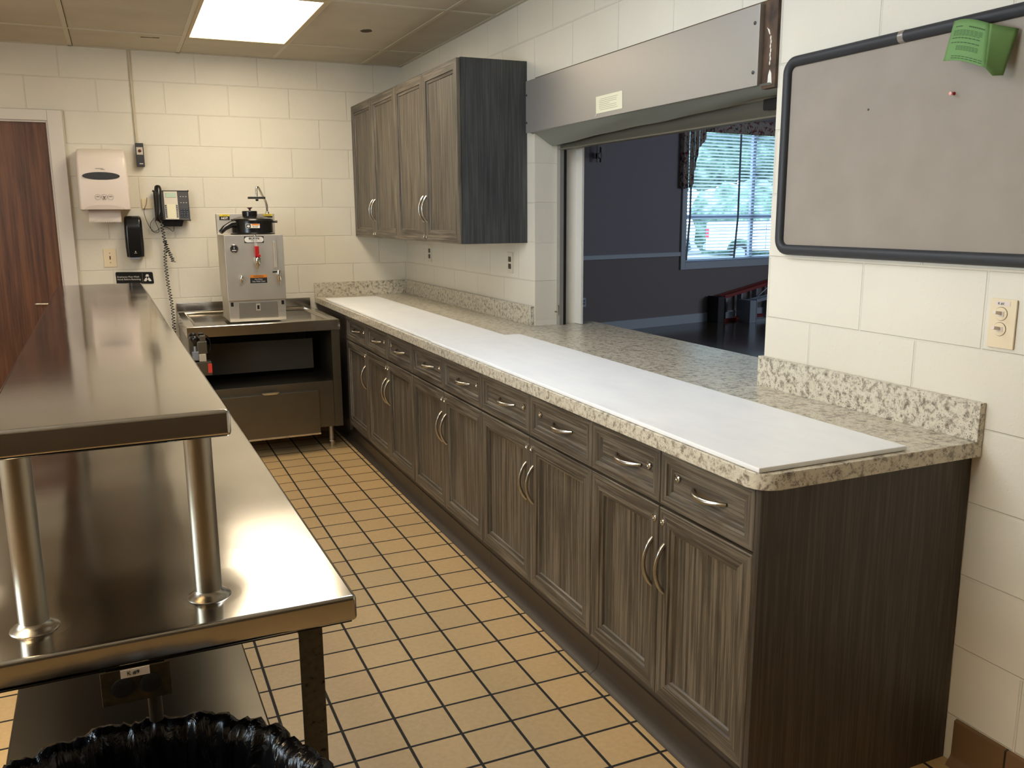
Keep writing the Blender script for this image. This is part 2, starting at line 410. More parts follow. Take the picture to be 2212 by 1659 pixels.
# ------------------------------------------------------------------ room shell
YB, XL = -8.6, -4.3
struct(BX(XL, 0, YB, 0, -.05, 0), 'floor', M_TILE)
struct(BX(XL, 0, YB, 0, H, H+.05), 'ceiling', M_CEIL)
struct(BX(XL, 0.0, 0, .2, -.05, H+.05), 'wall_far', M_FAR)
wr = MB(); wr.box(0, .238, -2.26, 2.75, -.05, 3.05); wr.box(0, .238, -4.08, -2.26, 2.168, 3.05)
wr.box(0, .238, -4.08, -2.26, -.05, .872); wr.box(0, .238, YB-.2, -4.08, -.05, 3.05)
struct(wr, 'wall_right', M_RIGHT)
wl = MB(); wy0, wy1 = -5.4, -3.8
wl.box(XL-.2, XL, YB-.2, wy0, -.05, H+.05); wl.box(XL-.2, XL, wy1, .2, -.05, H+.05)
wl.box(XL-.2, XL, wy0, wy1, -.05, 1.2); wl.box(XL-.2, XL, wy0, wy1, 2.3, H+.05)
struct(wl, 'wall_left', M_RIGHT)
struct(BX(XL, 0, YB-.2, YB, -.05, H+.05), 'wall_back', simple('dark_back_wall', rgb(92, 78, 60), .6))
# window in the left wall
w2 = struct(MB().box(XL-.12, XL-.08, wy0, wy0+.05, 1.2, 2.3).box(XL-.12, XL-.08, wy1-.05, wy1, 1.2, 2.3).box(XL-.12, XL-.08, wy0, wy1, 1.2, 1.25)
            .box(XL-.12, XL-.08, wy0, wy1, 2.25, 2.3).box(XL-.12, XL-.08, wy0, wy1, 1.73, 1.77), 'window_2', WHITE_P)
struct(BX(XL-.102, XL-.098, wy0+.05, wy1-.05, 1.25, 2.25), 'pane', GLASS, parent=w2)
# ceiling grid
g = MB(); GXS = [-.295, -.914, -1.53, -2.165, -2.78, -3.39, -4.0]; GYS = [-.585, -1.805, -3.025, -4.245, -5.465, -6.685, -7.905]
for x in GXS: g.box(x-.012, x+.012, YB, 0, H-.004, H+.001)
for y in GYS: g.box(XL, 0, y-.012, y+.012, H-.0045, H+.001)
g.box(-.022, 0, YB, 0, H-.004, H+.001); g.box(XL, 0, -.022, 0, H-.004, H+.001)
struct(g, 'trim_1', M_GRID)
g = MB()
for x in GXS: g.box(x+.012, x+.0155, YB, 0, H-.0012, H+.001)
for y in GYS: g.box(XL, 0, y+.012, y+.0165, H-.0012, H+.001)
struct(g, 'grid_shadow_strips', simple('grid_painted_shadow', rgb(70, 60, 44), .9))  # dark strips along one side of the bars, their shadow line painted in
# stains: a dark patch and a torn nick in the tiles
def blob(cx, cy, rx, ry, z, n=18, s=0):
    random.seed(s); return [(cx+rx*math.cos(2*PI*k/n)*(1+random.uniform(-.12, .12)), cy+ry*math.sin(2*PI*k/n)*(1+random.uniform(-.12, .12))) for k in range(n)]
single(MB().prism(blob(-.557, -1.135, .032, .045, H), H-.0015, H), 'ceiling_hole_cover', simple('hole_dark', rgb(70, 58, 40), .9), 'small dark ragged hole patch in the ceiling tile right of the lit light', 'patch', base=(-.557, -1.135, H))
single(MB().prism([(-1.765, -.44), (-1.66, -.45), (-1.66, -.475), (-1.70, -.47), (-1.70, -.46), (-1.765, -.465)], H-.001, H), 'ceiling_nick', simple('nick_dark', rgb(96, 82, 58), .9), 'small torn nick in the ceiling tile left of the lit light', 'nick', base=(-1.7, -.45, H))
# base tile along the near right wall, cove
bm_ = MB().prism([(0, 0), (-.03, 0), (-.026, .008), (-.014, .022), (-.011, .03), (-.010, .128), (0, .132)], YB, -4.935, 'y')
struct(bm_, 'baseboard_right', M_COVE)
struct(BX(XL, -3.42, -.01, 0, 0, .132), 'baseboard_far', M_COVE)
# white trim on the jamb behind the shutter rail
struct(MB().box(.178, .25, -2.262, -2.248, .916, 1.9).box(.238, .25, -2.33, -2.2, .916, 2.2), 'trim_3', WHITE_P)
# brown filler at the near end of the shutter housing
tr = MB().box(-.012, .02, -4.08, -4.015, 1.895, 2.166)
t4 = struct(tr, 'trim_4', M_RUST)
bl = MB()
bl.prism([(-4.030, 2.085), (-4.045, 2.075), (-4.049, 2.060), (-4.044, 2.062), (-4.036, 2.078)], -.0135, -.0118, 'x')
for k in range(7): 
    zz = 2.05-.013*k; bl.prism(blob(-4.052-.002*(k % 2), zz, .003, .007, 0, 8, k), -.0135, -.0118, 'x')
bl.prism([(-4.045, 1.905), (-4.066, 1.905), (-4.062, 1.94), (-4.054, 1.952), (-4.047, 1.935)], -.0135, -.0118, 'x')
bl.build('paint_drips', WHITE_P, t4)
struct(MB().box(-.002, .02, -4.09, -2.27, 2.160, 2.172), 'trim_5', simple('gap_dark_strip', rgb(84, 66, 40), .9))  # dark brown strip along the gap line above the housing

# left door in the far wall
d = struct(MB().box(-3.24, -2.335, -.012, -.002, 0, 2.095), 'door_1', WD)
fr = MB(); fr.box(-2.335, -2.25, -.045, -.001, 0, 2.16, .004).box(-3.325, -3.24, -.045, -.001, 0, 2.16, .004).box(-3.24, -2.335, -.045, -.001, 2.095, 2.16, .004)
fr.box(-2.345, -2.335, -.03, -.001, 0, 2.095).box(-3.24, -2.345, -.03, -.001, 2.085, 2.095)
struct(fr, 'door_frame', TRIM_P, parent=d)
hd = MB().lathe((-2.40, -.012, .948), [(.026, 0), (.026, -.006), (.012, -.012), (.010, -.05)], 20, 'y')
hd.tube([(-2.40, -.055, .948), (-2.42, -.06, .948), (-2.50, -.06, .95), (-2.515, -.055, .95)], [.010, .010, .008, .006], 10)
struct(hd, 'door_handle', NICKEL, 50, parent=d)

# ------------------------------------------------------------------ ceiling lights
def troffer(x0, x1, y0, y1, label, mat):
    t = T('ceiling_light', ((x0+x1)/2, (y0+y1)/2, H), label, 'ceiling light', None)
    f = MB(); w = .018
    f.box(x0, x0+w, y0, y1, H-.012, H-.004).box(x1-w, x1, y0, y1, H-.012, H-.004).box(x0+w, x1-w, y0, y0+w, H-.012, H-.004).box(x0+w, x1-w, y1-w, y1, H-.012, H-.004)
    t.p(f, 'light_frame', simple('light_frame_'+str(round(x0, 1)), rgb(190, 170, 130), .5))
    t.p(BX(x0+w, x1-w, y0+w, y1-w, H-.008, H-.0045), 'light_diffuser', mat)
troffer(-1.518, -.926, -1.793, -.597, 'lit fluorescent ceiling panel above the far end of the steel table', M_DIFF)
troffer(-1.518, -.926, -4.233, -3.037, 'lit fluorescent ceiling panel above the middle of the aisle', M_DIFF_N)
troffer(-3.378, -2.792, -1.793, -.597, 'lit fluorescent ceiling panel above the walnut door', M_DIFF_L)
troffer(-3.378, -2.792, -5.453, -4.257, 'lit fluorescent ceiling panel nearest the left wall window', M_DIFF_W)

# ------------------------------------------------------------------ countertop
def corner(cx, cy, r, a0, a1, n=7): return [(cx+r*math.cos(a0+(a1-a0)*k/n), cy+r*math.sin(a0+(a1-a0)*k/n)) for k in range(n+1)]
t = T('countertop', (-.36, -2.5, .872), 'long speckled granite-look laminate countertop running from the corner through the serving hatch', 'countertop')
poly = [(-.712, -.004)]+corner(-.712+.055, -4.93+.055, .055, PI, 1.5*PI)+[(-.003, -4.93), (-.003, -4.077), (.243, -4.077), (.243, -4.16), (.37, -4.16), (.37, -2.2), (.253, -2.2), (.253, -2.263), (-.003, -2.263), (-.003, -.004)]
t.p(MB().prism(poly, .8735, .914, 'z', .0025), 'worktop', M_GRAN)
t.p(MB().box(-.022, -.001, -2.25, -.003, .914, 1.016, .0015), 'backsplash', M_GRAN)
t.p(MB().box(-.712, -.0225, -.023, -.002, .914, 1.016, .0015), 'backsplash', M_GRAN)
t.p(MB().box(-.022, -.001, -4.93, -4.075, .914, 1.016, .0015), 'backsplash', M_GRAN)
def cboard(name, x0, x1, y0, y1, label):
    r = .012; mb = MB()
    mb.box(x0, x1, y0, y1, .9145, .9275, .004)
    single(mb, name, M_BOARD, label, 'cutting board', 'white cutting boards on the counter', 30, ((x0+x1)/2, (y0+y1)/2, .9145))
cboard('cutting_board', -.697, -.325, -2.600, -.30, 'white plastic cutting board at the far corner end of the counter')
cboard('cutting_board', -.710+.004, -.247, -4.912, -2.604, 'wider white plastic cutting board at the near end of the counter beside the hatch')

# ------------------------------------------------------------------ cabinets
def panel_front(y0, y1, z0, z1, xf, th, ins, depth, mats_idx=(0, 1, 0)):
    """raised frame front facing -x; ins/depth give successive inset rectangles. material 0 upright grain, 1 level grain"""
    mb = MB(); bm = mb.bm
    def rect(i, x): return [bm.verts.new((x, y0+i, z0+i)), bm.verts.new((x, y1-i, z0+i)), bm.verts.new((x, y1-i, z1-i)), bm.verts.new((x, y0+i, z1-i))]
    rs = [rect(0, xf+th), rect(0, xf+.002)]+[rect(i, xf+d_) for i, d_ in zip(ins, depth)]
    for a, b in zip(rs, rs[1:]):
        for k in range(4):
            j = (k+1) % 4; f = bm.faces.new((a[k], a[j], b[j], b[k])); f.material_index = mats_idx[1] if k in (0, 2) else mats_idx[0]
    bm.faces.new(rs[0]); f = bm.faces.new(rs[-1]); f.material_index = mats_idx[2]
    return mb
def pull_z(x, y, z0, z1, bow=.030):
    pts = []; rr = []
    for k in range(15):
        u = k/14; s_ = math.sin(PI*u); pts.append((x-bow*s_**.75, y, z0+(z1-z0)*u)); rr.append(.0056+.0012*abs(math.cos(PI*u))**1.5)
    return MB().tube(pts, rr, 10)
def pull_y(x, z, y0, y1, bow=.030):
    pts = []; rr = []
    for k in range(15):
        u = k/14; s_ = math.sin(PI*u); pts.append((x-bow*s_**.75, y0+(y1-y0)*u, z-.004*s_)); rr.append(.0048+.0036*(1-abs(2*u-1)))
    return MB().tube(pts, rr, 10)
def lock(x, y, z): return MB().lathe((x, y, z), [(.0105, .001), (.0105, -.003), (.0070, -.005), (.0062, -.003), (.001, -.003)], 16, 'x')
DOOR_I = (.0025, .050, .052, .064, .067); DOOR_D = (0, 0, .006, .0075, .0135)
DRW_I = (.0025, .030, .032, .043, .046); DRW_D = (0, 0, .006, .0075, .013)
XF = -.692
def door(t, y0, y1, z0, z1, xf, hy, hz, ly, lz, top_level=True, idx=(0, 1, 0)):
    dd = t.p(panel_front(y0, y1, z0, z1, xf, .019, DOOR_I, DOOR_D, idx), 'door', [WV, WH])
    t.p(pull_z(xf+.002, hy, hz[0], hz[1]), 'handle', NICKEL, dd, 60)
    if ly is not None: t.p(lock(xf, ly, lz), 'lock', CHROME, dd, 40)
def drawer(t, y0, y1, hy, ly, z=.795, zl=.803):
    dd = t.p(panel_front(y0, y1, .714, .866, XF, .019, DRW_I, DRW_D, (0, 1, 1)), 'drawer', [WV, WH])
    t.p(pull_y(XF+.011, .793, hy-.068, hy+.068), 'handle', NICKEL, dd, 60)
    t.p(lock(XF+.010, ly, zl), 'lock', CHROME, dd, 40)
def base_cab(y0, y1, divs, label, extra=None, end=False, filler=None):
    t = T('base_cabinet', (-.34, (y0+y1)/2, 0), label, 'cabinet')
    body = MB().box(-.672, -.004, y0+.0008, y1-.0008, .145, .8725)
    body.box(-.64, -.004, y0+.0008, y1-.0008, 0, .145)
    t.p(body, 'carcass', WV)
    if end: t.p(BX(-.690, -.004, y0-.018, y0+.0004, 0, .8725), 'end_panel', WE)
    if filler: t.p(BX(-.690, -.671, filler[0], filler[1], .105, .8725), 'filler_panel', WK)
    # toe kick and vinyl cove
    t.p(BX(-.652, -.641, y0+.0008, y1-.0008, .0, .1445), 'toe_kick', WK)
    t.p(MB().prism([(-.6525, .0), (-.688, .0), (-.690, .004), (-.682, .010), (-.668, .018), (-.660, .030), (-.6565, .045), (-.6565, .088), (-.6525, .09)], y0+.0008, y1-.0008, 'y'), 'cove_base', VINYL, None, 40)
    g_ = .0018
    ds = divs
    for k in range(len(ds)-1):
        b, a = ds[k], ds[k+1]            # a near (more negative)
        lo, hi = a+g_, b-g_
        pair = len(ds) == 3
        if pair: hy = lo+.028 if k == 0 else hi-.028; ly = lo+.018 if k == 0 else hi-.018
        else: hy = lo+.028; ly = lo+.018
        door(t, lo, hi, .145, .706, XF, hy, (.465, .605), ly, .668)
        mid = (lo+hi)/2
        lk = hi-.068 if (pair and k == 1) else lo+.068
        if pair and len(ds) == 3 and abs(ds[0]+2.267) < .01: lk = lo+.066   # both keyholes on the near side here
        drawer(t, lo, hi, mid-.01, lk)
    return t
DV = [-.867, -1.366, -1.814, -2.267, -2.736, -3.196, -3.659, -4.115, -4.496, -4.887]
base_cab(DV[1], -.012, [DV[0], DV[1]], 'grey wood-grain base cabinet with one door in the far corner beside the urn table', filler=(DV[0]+.001, -.012))
base_cab(DV[3], DV[1], DV[1:4], 'grey wood-grain double-door base cabinet, second from the far corner')
base_cab(DV[5], DV[3], DV[3:6], 'grey wood-grain double-door base cabinet in the middle of the counter run')
base_cab(DV[7], DV[5], DV[5:8], 'grey wood-grain double-door base cabinet, second from the near end')
base_cab(DV[9], DV[7], DV[7:10], 'grey wood-grain double-door base cabinet with end panel in a shaded tone at the near end', end=True)
def wall_cab(y0, y1, label, end=False):
    t = T('wall_cabinet', (-.19, (y0+y1)/2, 1.348), label, 'wall cabinet')
    t.p(BX(-.364, -.001, y0+(.018 if end else .0006), y1-.0006, 1.349, 2.263), 'carcass', WV)
    if end: t.p(BX(-.366, -.001, y0, y0+.0175, 1.347, 2.266), 'end_panel', wood('laminate_wall_end_shaded', 'z', rgb(42, 44, 45), rgb(58, 60, 60), rgb(74, 75, 74)))  # shaded copy of the laminate, side panel shade mixed into its colour
    ym = (y0+y1)/2
    door(t, y0+.0015, ym-.0012, 1.348, 2.262, -.387, ym-.028, (1.458, 1.60), ym-.022, 1.375)
    door(t, ym+.0012, y1-.0015, 1.348, 2.262, -.387, ym+.028, (1.458, 1.60), ym+.022, 1.375)
wall_cab(-1.085, -.003, 'grey wood-grain double-door wall cabinet in the far corner')
wall_cab(-2.168, -1.087, 'grey wood-grain double-door wall cabinet with side panel in a shaded tone beside the shutter', True)

# ------------------------------------------------------------------ rolling shutter over the hatch
t = T('rolling_shutter', (0, -3.1, 1.9), 'open rolling counter shutter with grey metal housing above the serving hatch', 'shutter')
h_ = t.p(MB().box(-.03, -.0005, -4.014, -2.215, 1.906, 2.160, .002), 'housing_panel', ST_HOOD)
for y, z in ((-3.992, 2.104), (-3.992, 1.950), (-2.228, 2.09), (-2.228, 1.955)):
    t.p(MB().lathe((-.030, y, z), [(.006, .001), (.006, -.002), (.003, -.004)], 12, 'x'), 'screw', GREY_D, h_, 40)
# curved underside from the housing to the bottom bar
mb = MB(); rows = []
for i in range(25):
    u = i/24; y = -2.235-(4.07-2.235)*u; zl = 1.842+.050*u; row = []
    for j in range(9):
        v = j/8; x = -.024+.125*v
        z = 1.908+(zl-1.908)*(v**1.6) - .010*math.sin(PI*v)
        z += .003*math.sin(9*u+5*v)+.004*math.sin(31*u)*v*(1 if u > .75 else .3)
        row.append((x, y, z))
    rows.append(row)
mb.rings(rows, False, False, False)
rows2 = [[(r[-1][0], r[-1][1], r[-1][2]), (r[-1][0]+.012, r[-1][1], r[-1][2]+.012), (r[-1][0]+.01, r[-1][1], 2.02)] for r in rows]
mb.rings(rows2, False, False, False)
t.p(mb, 'hood_underside', simple('hood_lining_grey', rgb(142, 146, 138), .55, .3), None, 60)
t.p(MB().prism([(.128, 1.822), (.172, 1.822), (.172, 1.826), (.156, 1.83), (.156, 1.888), (.146, 1.888), (.143, 1.85), (.128, 1.828)], -4.064, -2.276, 'y'), 'bottom_bar', ST_LINE)
mb = MB()
for k in range(6): mb.tube([(.150, -4.062, 1.90+.03*k), (.150, -2.278, 1.90+.03*k)], .0155, 10)
t.p(mb, 'curtain', ST_LINE, None, 50)
t.p(MB().box(.118, .1275, -3.962, -3.868, 1.848, 1.886, .006), 'latch_plate', BLK_M)
for nm, ya, yb in (('far', -2.295, -2.2605), ('near', -4.0795, -4.045)):
    r_ = t.p(MB().box(.128, .150, ya, yb, .9145, 2.1), 'guide_rail', ST_HOOD)
    t.p(MB().box(.152, .166, ya, yb+(.0 if nm == 'near' else 0), .9145, 2.1), 'slot_dark_strip', SEAL, r_)  # black bar standing in for the shade inside the rail slot
t.p(MB().box(.120, .1275, -2.292, -2.272, .965, 1.02, .002).tube([(.118, -2.282, .985), (.105, -2.282, .985)], .004), 'slide_bolt', CHROME)
# notice taped on the housing
t = T('paper_note', (-.031, -3.06, 1.92), 'small cream typed note taped to the metal shutter housing', 'note')
t.p(MB().prism([(-2.948, 1.926), (-3.168, 1.926), (-3.166, 1.997), (-2.945, 1.997)], -.0318, -.0305, 'x'), 'sheet', PAPER)
mb = MB()
for k in range(7):
    zz = 1.984-.0075*k; a = -2.975-(.01 if k in (0, 6) else 0); mb.box(-.0322, -.0316, a-.145+(.06 if k == 3 else 0), a, zz-.0014, zz)
t.p(mb, 'printed_text', simple('note_print', rgb(150, 144, 124), .8))
t.p(MB().prism([(-2.952, 1.93), (-2.945, 1.915), (-2.94, 1.905), (-2.955, 1.926)], -.0325, -.0305, 'x'), 'tape', WHITE_PL)

# ------------------------------------------------------------------ small plates on walls
def outlet(y, z, label):
    t = T('wall_outlet', (0, y, z), label, 'outlet', 'outlets under the wall cabinets')
    t.p(MB().box(-.006, -.0003, y-.036, y+.036, z-.058, z+.058, .002), 'cover_plate', simple('white_plate_'+str(int(-y*10)), rgb(214, 206, 188), .4))
    for k in (-1, 1):
        t.p(MB().box(-.0085, -.0055, y-.017, y+.017, z+k*.0195-.0145, z+k*.0195+.0145, .004), 'socket', BLK)
outlet(-.555, 1.232, 'small wall outlet with dark sockets under the middle of the wall cabinets')
outlet(-1.945, 1.232, 'small wall outlet with dark sockets under the right end of the wall cabinets')
t = T('light_switch', (0, -4.952, 1.16), 'ivory double toggle switch plate on the near wall right of the counter', 'light switch')
pl = t.p(MB().box(-.007, -.0003, -4.989, -4.917, 1.160, 1.283, .003), 'cover_plate', CREAM, None, 40)
for z in (1.246, 1.208):
    ring = MB().lathe((-.0068, -4.950, z), [(.0172, .002), (.0172, -.0006), (.001, -.0006)], 24, 'x')
    r_ = t.p(ring, 'switch_rim', simple('switch_gap_%d' % int(z*1000), rgb(90, 78, 62), .6), pl, 40)
    t.p(MB().lathe((-.0072, -4.950, z), [(.0162, .002), (.0162, -.0016), (.001, -.0016)], 24, 'x'), 'switch_face', CREAM, pl, 40)
    t.p(MB().box(-.0105, -.008, -4.9585, -4.9415, z-.0062, z+.0062, .001).obox((-.020, -4.949, z+.003), (.012, 0, -.002), (0, .0042, 0), (.0008, 0, .0042), .001), 'toggle', WHITE_PL, pl)
t.p(BX(-.0078, -.0068, -4.972, -4.932, 1.266, 1.277), 'name_strip', WHITE_PL, pl)
text('K #1', .0085, (-.0081, -4.948, 1.2712), '-x', INK, t, parent=pl)

# ------------------------------------------------------------------ bulletin board
t = T('bulletin_board', (0, -4.8, 1.365), 'grey speckled bulletin board with black rounded frame on the near wall', 'bulletin board')
y0, y1, z0, z1 = -5.50, -4.145, 1.378, 1.958
fp = corner(y1-.035, z1-.035, .035, 0, PI/2, 6)+corner(y0+.035, z1-.035, .035, PI/2, PI, 6)+corner(y0+.035, z0+.035, .035, PI, 1.5*PI, 6)+corner(y1-.035, z0+.035, .035, 1.5*PI, 2*PI, 6)
t.p(MB().prism(fp, -.014, -.001, 'x'), 'pin_surface', M_BULL)
path = [Vector((-.014, a, b)) for a, b in fp]; n_ = len(path); rings = []
for i in range(n_+1):
    p = path[i % n_]; d_ = (path[(i+1) % n_]-path[(i-1) % n_]).normalized(); o_ = d_.cross(Vector((1, 0, 0))).normalized()
    rings.append([p+o_*(.0165*math.cos(a))+Vector((1, 0, 0))*(.0165*math.sin(a)) for a in [2*PI*k/12 for k in range(12)]])
t.p(MB().rings(rings, False, False), 'frame', FRAME, None, 60)
# band of tape round the top of the frame
t.p(MB().lathe((-.014, -4.590, 1.958), [(.0166, -.009), (.0172, -.008), (.0172, .008), (.0166, .009)], 16, 'y'), 'tape_band', TAPE_S, None, 50)
# green flyer, pinned at its left part, right flap folded forward
t = T('green_flyer', (-.03, -4.83, 1.82), 'curling green printed flyer pinned upside down over the top of the bulletin board', 'flyer')
def sheet(pts_fn, nu, nv, name, mat):
    rows = [[pts_fn(i/nu, j/nv) for j in range(nv+1)] for i in range(nu+1)]
    m = MB(); m.rings(rows, False, False, False)
    o = t.p(m, name, mat, None, 60); s_ = o.modifiers.new('thickness', 'SOLIDIFY'); s_.thickness = .0006; s_.offset = 1; return o
TL, TR, BL, BR = Vector((-.035, -4.764, 1.962)), Vector((-.070, -4.893, 1.930)), Vector((-.075, -4.775, 1.863)), Vector((-.100, -4.914, 1.826))
def fA(u, v):
    p = (TL*(1-u)+TR*u)*(1-v)+(BL*(1-u)+BR*u)*v
    return p+Vector((-.010*math.sin(PI*u), 0, .007*math.sin(PI*u)))
sheet(fA, 10, 8, 'sheet', GREEN)
FR_, FB = Vector((-.025, -4.935, 1.914)), Vector((-.050, -4.925, 1.810))
def fB(u, v):
    p = (TR*(1-u)+FR_*u)*(1-v)+(BR*(1-u)+FB*u)*v
    return p+Vector((-.004*math.sin(PI*u), 0, -.010*v*(1-abs(2*u-1))))
sheet(fB, 8, 8, 'folded_flap', simple('green_paper_back', rgb(112, 150, 88), .75))
mb = MB()
for v, a, b, w in ((.16, .14, .38, .02), (.16, .55, .93, .03), (.26, .12, .9, .012), (.29, .12, .9, .012), (.32, .12, .9, .012), (.35, .12, .9, .012), (.38, .13, .85, .012), (.44, .12, .86, .022), (.55, .12, .86, .02),
                   (.64, .3, .84, .012), (.67, .3, .84, .012), (.70, .3, .84, .012), (.73, .3, .84, .012), (.88, .22, .95, .018), (.93, .22, .95, .018)):
    for k in range(8):
        u0, u1 = a+(b-a)*k/8, a+(b-a)*(k+.85)/8
        q = [fA(u0, v), fA(u1, v), fA(u1, v+w), fA(u0, v+w)]
        mb.face([x+Vector((-.0012, .0003, 0)) for x in q])
t.p(mb, 'printed_text', GREEN_I)
def pin(y, z, label, mats):
    t = T('push_pin', (-.014, y, z), label, 'push pin')
    t.p(MB().lathe((-.0142, y, z), [(.0045, 0), (.0035, -.004), (.0025, -.008)], 14, 'x'), 'collar', mats[0], None, 50)
    t.p(MB().lathe((-.0222, y, z), [(.0025, 0), (.0042, -.001), (.0046, -.006), (.003, -.0075)], 14, 'x'), 'head', mats[1], None, 50)
pin(-4.764, 1.790, 'red push pin with pale pink head below the green flyer', (RED, PINKTOP))
pin(-4.790, 1.935, 'push pin holding the top of the green flyer', (RED, RED)) if False else None
single(MB().lathe((-.0141, -4.483, 1.781), [(.0032, 0), (.0032, -.001), (.001, -.0015)], 10, 'x'), 'thumb_tack', GREY_D, 'tiny dark thumb tack in the upper left of the bulletin board', 'thumb tack', base=(-.0141, -4.483, 1.781))

# ------------------------------------------------------------------ steel work table with overshelf
RZ = math.radians(1.1)
t = T('steel_work_table', (-2.02, -5.135, 0), 'stainless steel work table with raised narrow overshelf on posts in the left foreground', 'work table', rz=RZ)
L = 2.72
def slab(x0, x1, y0, y1, zt, th, bev):
    mb = MB(); mb.box(x0, x1, y0, y1, zt-th, zt, bev, 3); return mb
t.p(slab(-.333, .333, 0, L, .90, .043, .007), 'table_top', ST_TABLE, None, 40)
t.p(slab(-.158, .158, -.015, L-.02, 1.225, .040, .007), 'overshelf', ST_SHELF, None, 40)
for x, y in ((.12, .105), (-.126, .10), (.12, L-.12), (-.126, L-.12)):
    po = t.p(MB().cyl((x, y, .9), (x, y, 1.186), .0205, None, 28), 'post', ST_POST, None, 50)
    t.p(MB().lathe((x, y, .9), [(.034, .0002), (.032, .0025), (.027, .0050), (.0225, .009), (.0206, .012)], 28), 'weld_collar', WELD, po, 50)
for x, y in ((.265, .045), (-.265, .045), (.265, L-.05), (-.265, L-.05)):
    s_ = 1 if x > 0 else -1
    lg = MB().box(x-.019, x+.019, y-.002, y+.002, .0, .858); lg.box(x+s_*.015, x+s_*.019, y, y+(.038 if y < 1 else -.038), .0, .858)
    t.p(lg, 'leg', M_LEG)
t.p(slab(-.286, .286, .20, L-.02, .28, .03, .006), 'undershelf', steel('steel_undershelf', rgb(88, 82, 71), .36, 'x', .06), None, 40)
t.p(BX(-.325, .325, .008, L-.008, .8535, .8568), 'underside', simple('added_dark_sheet', rgb(34, 30, 25), .9, 0))  # dark sheet added below the top to darken the undershelf reflections
# receptacle box under the front edge
t = T('power_outlet_box', (-2.02, -5.14, .80), 'grimy surface outlet box labelled K #9 under the near edge of the steel table', 'outlet box')
y_ = -5.13
t.p(MB().box(-2.058, -1.976, y_-.004, y_+.05, .803, .8525, .004), 'box', M_GRIME, None, 40)
pl = t.p(MB().box(-2.064, -1.970, y_-.007, y_-.0042, .803, .856, .002), 'cover_plate', M_GRIME)
for x in (-2.036, -1.998):
    so = t.p(MB().lathe((x, y_-.007, .828), [(.0145, 0), (.0145, -.0018), (.0125, -.0025), (.001, -.0025)], 24, 'y'), 'socket', SEAL, pl, 40)
    t.p(MB().box(x-.006, x-.0042, y_-.0101, y_-.0094, .828, .835).box(x+.0042, x+.006, y_-.0101, y_-.0094, .828, .835), 'slots', SEAL, so)
t.p(BX(-2.037, -1.998, y_-.0085, y_-.0072, .843, .8555), 'paper_label', TOWEL, pl)
text('K #9', .0085, (-2.020, y_-.0088, .8493), '-y', INK_B, t, parent=pl)
t.p(MB().cyl((-1.995, y_+.034, .803), (-1.995, y_+.034, .745), .010, None, 14), 'conduit', INSIDE, None, 50)

# ------------------------------------------------------------------ trash can and liner
cx, cy = -2.045, -5.268
t = T('trash_can', (cx, cy, 0), 'round grey trash can in front of the steel table', 'trash can')
t.p(MB().lathe((cx, cy, 0), [(.20, .0), (.215, .01), (.252, .60), (.262, .605), (.268, .655), (.262, .672), (.250, .672), (.247, .60), (.21, .02), (.001, .02)], 48, 'z', False), 'bin_body', GREY_D, None, 40)
mb = MB(); prof = []
NT = 300; rings = []
PR = [(.287, .50), (.283, .53), (.281, .56), (.281, .60), (.282, .63), (.283, .66), (.282, .678), (.275, .689), (.262, .692), (.250, .684), (.243, .665), (.239, .64), (.236, .61), (.233, .58), (.230, .54), (.228, .50), (.225, .45), (.222, .40), (.214, .34), (.20, .28), (.15, .20), (.07, .17), (.002, .165)]
for r0, z0_ in PR:
    ring = []
    for k in range(NT):
        th = 2*PI*k/NT; d0 = Vector((math.cos(th), math.sin(th), 0))
        q = Vector((math.cos(th), math.sin(th), 0))
        def rid(k, zf, o): return 1-2*abs(noise.noise(Vector((q.x*k, q.y*k, z0_*zf+o))))
        a = noise.noise(Vector((q.x*6, q.y*6, z0_*2.0)))*.012 + rid(11, 3.0, 1)*.010 + rid(24, 9.0, 5)*.006 + rid(50, 22.0, 9)*.003 - .010
        zz = z0_+noise.noise(Vector((q.x*9, q.y*9, 5+z0_)))*.010 + (rid(16, 4, 2)*.007 if z0_ > .6 else 0)
        if .6 < z0_ < .7 and r0 > .26: a = max(a, -.003)*.9
        if r0 < .1: a *= .3
        ring.append((cx+d0.x*(r0+a), cy+d0.y*(r0+a), zz))
    rings.append(ring)
mb.rings(rings, False, True)
o = single(mb, 'trash_bag', M_BAG, 'crumpled black plastic bin liner folded over the trash can rim', 'bin liner', None, 180, (cx, cy, .165))

# ------------------------------------------------------------------ urn table (steel drainboard stand)
t = T('urn_stand', (-1.2, -.47, 0), 'stainless steel dished drainboard stand with tilt-out bin below, against the far wall', 'stand')
X0, X1, Y0, ZT = -1.663, -.748, -.945, .85
mb = MB()
ro = [(X0, Y0), (X1, Y0), (X1, -.004), (X0, -.004)]
def rr(x0, x1, y0, y1, z): return [(x0, y0, z), (x1, y0, z), (x1, y1, z), (x0, y1, z)]
w_ = .045
mb.rings([rr(X0, X1, Y0, -.004, .785), rr(X0, X1, Y0, -.004, ZT-.003), rr(X0+.003, X1-.003, Y0+.003, -.006, ZT), rr(X0+w_, X1-w_, Y0+w_, -.05, ZT), rr(X0+w_+.02, X1-w_-.02, Y0+w_+.02, -.07, ZT-.013), rr(X0+w_+.025, X1-w_-.025, Y0+w_+.025, -.075, ZT-.014)], True, True)
t.p(mb, 'drainboard', ST_TABLE)
t.p(MB().box(X0, X1, -.022, -.003, ZT, .912, .003), 'splashback', ST_TABLE)
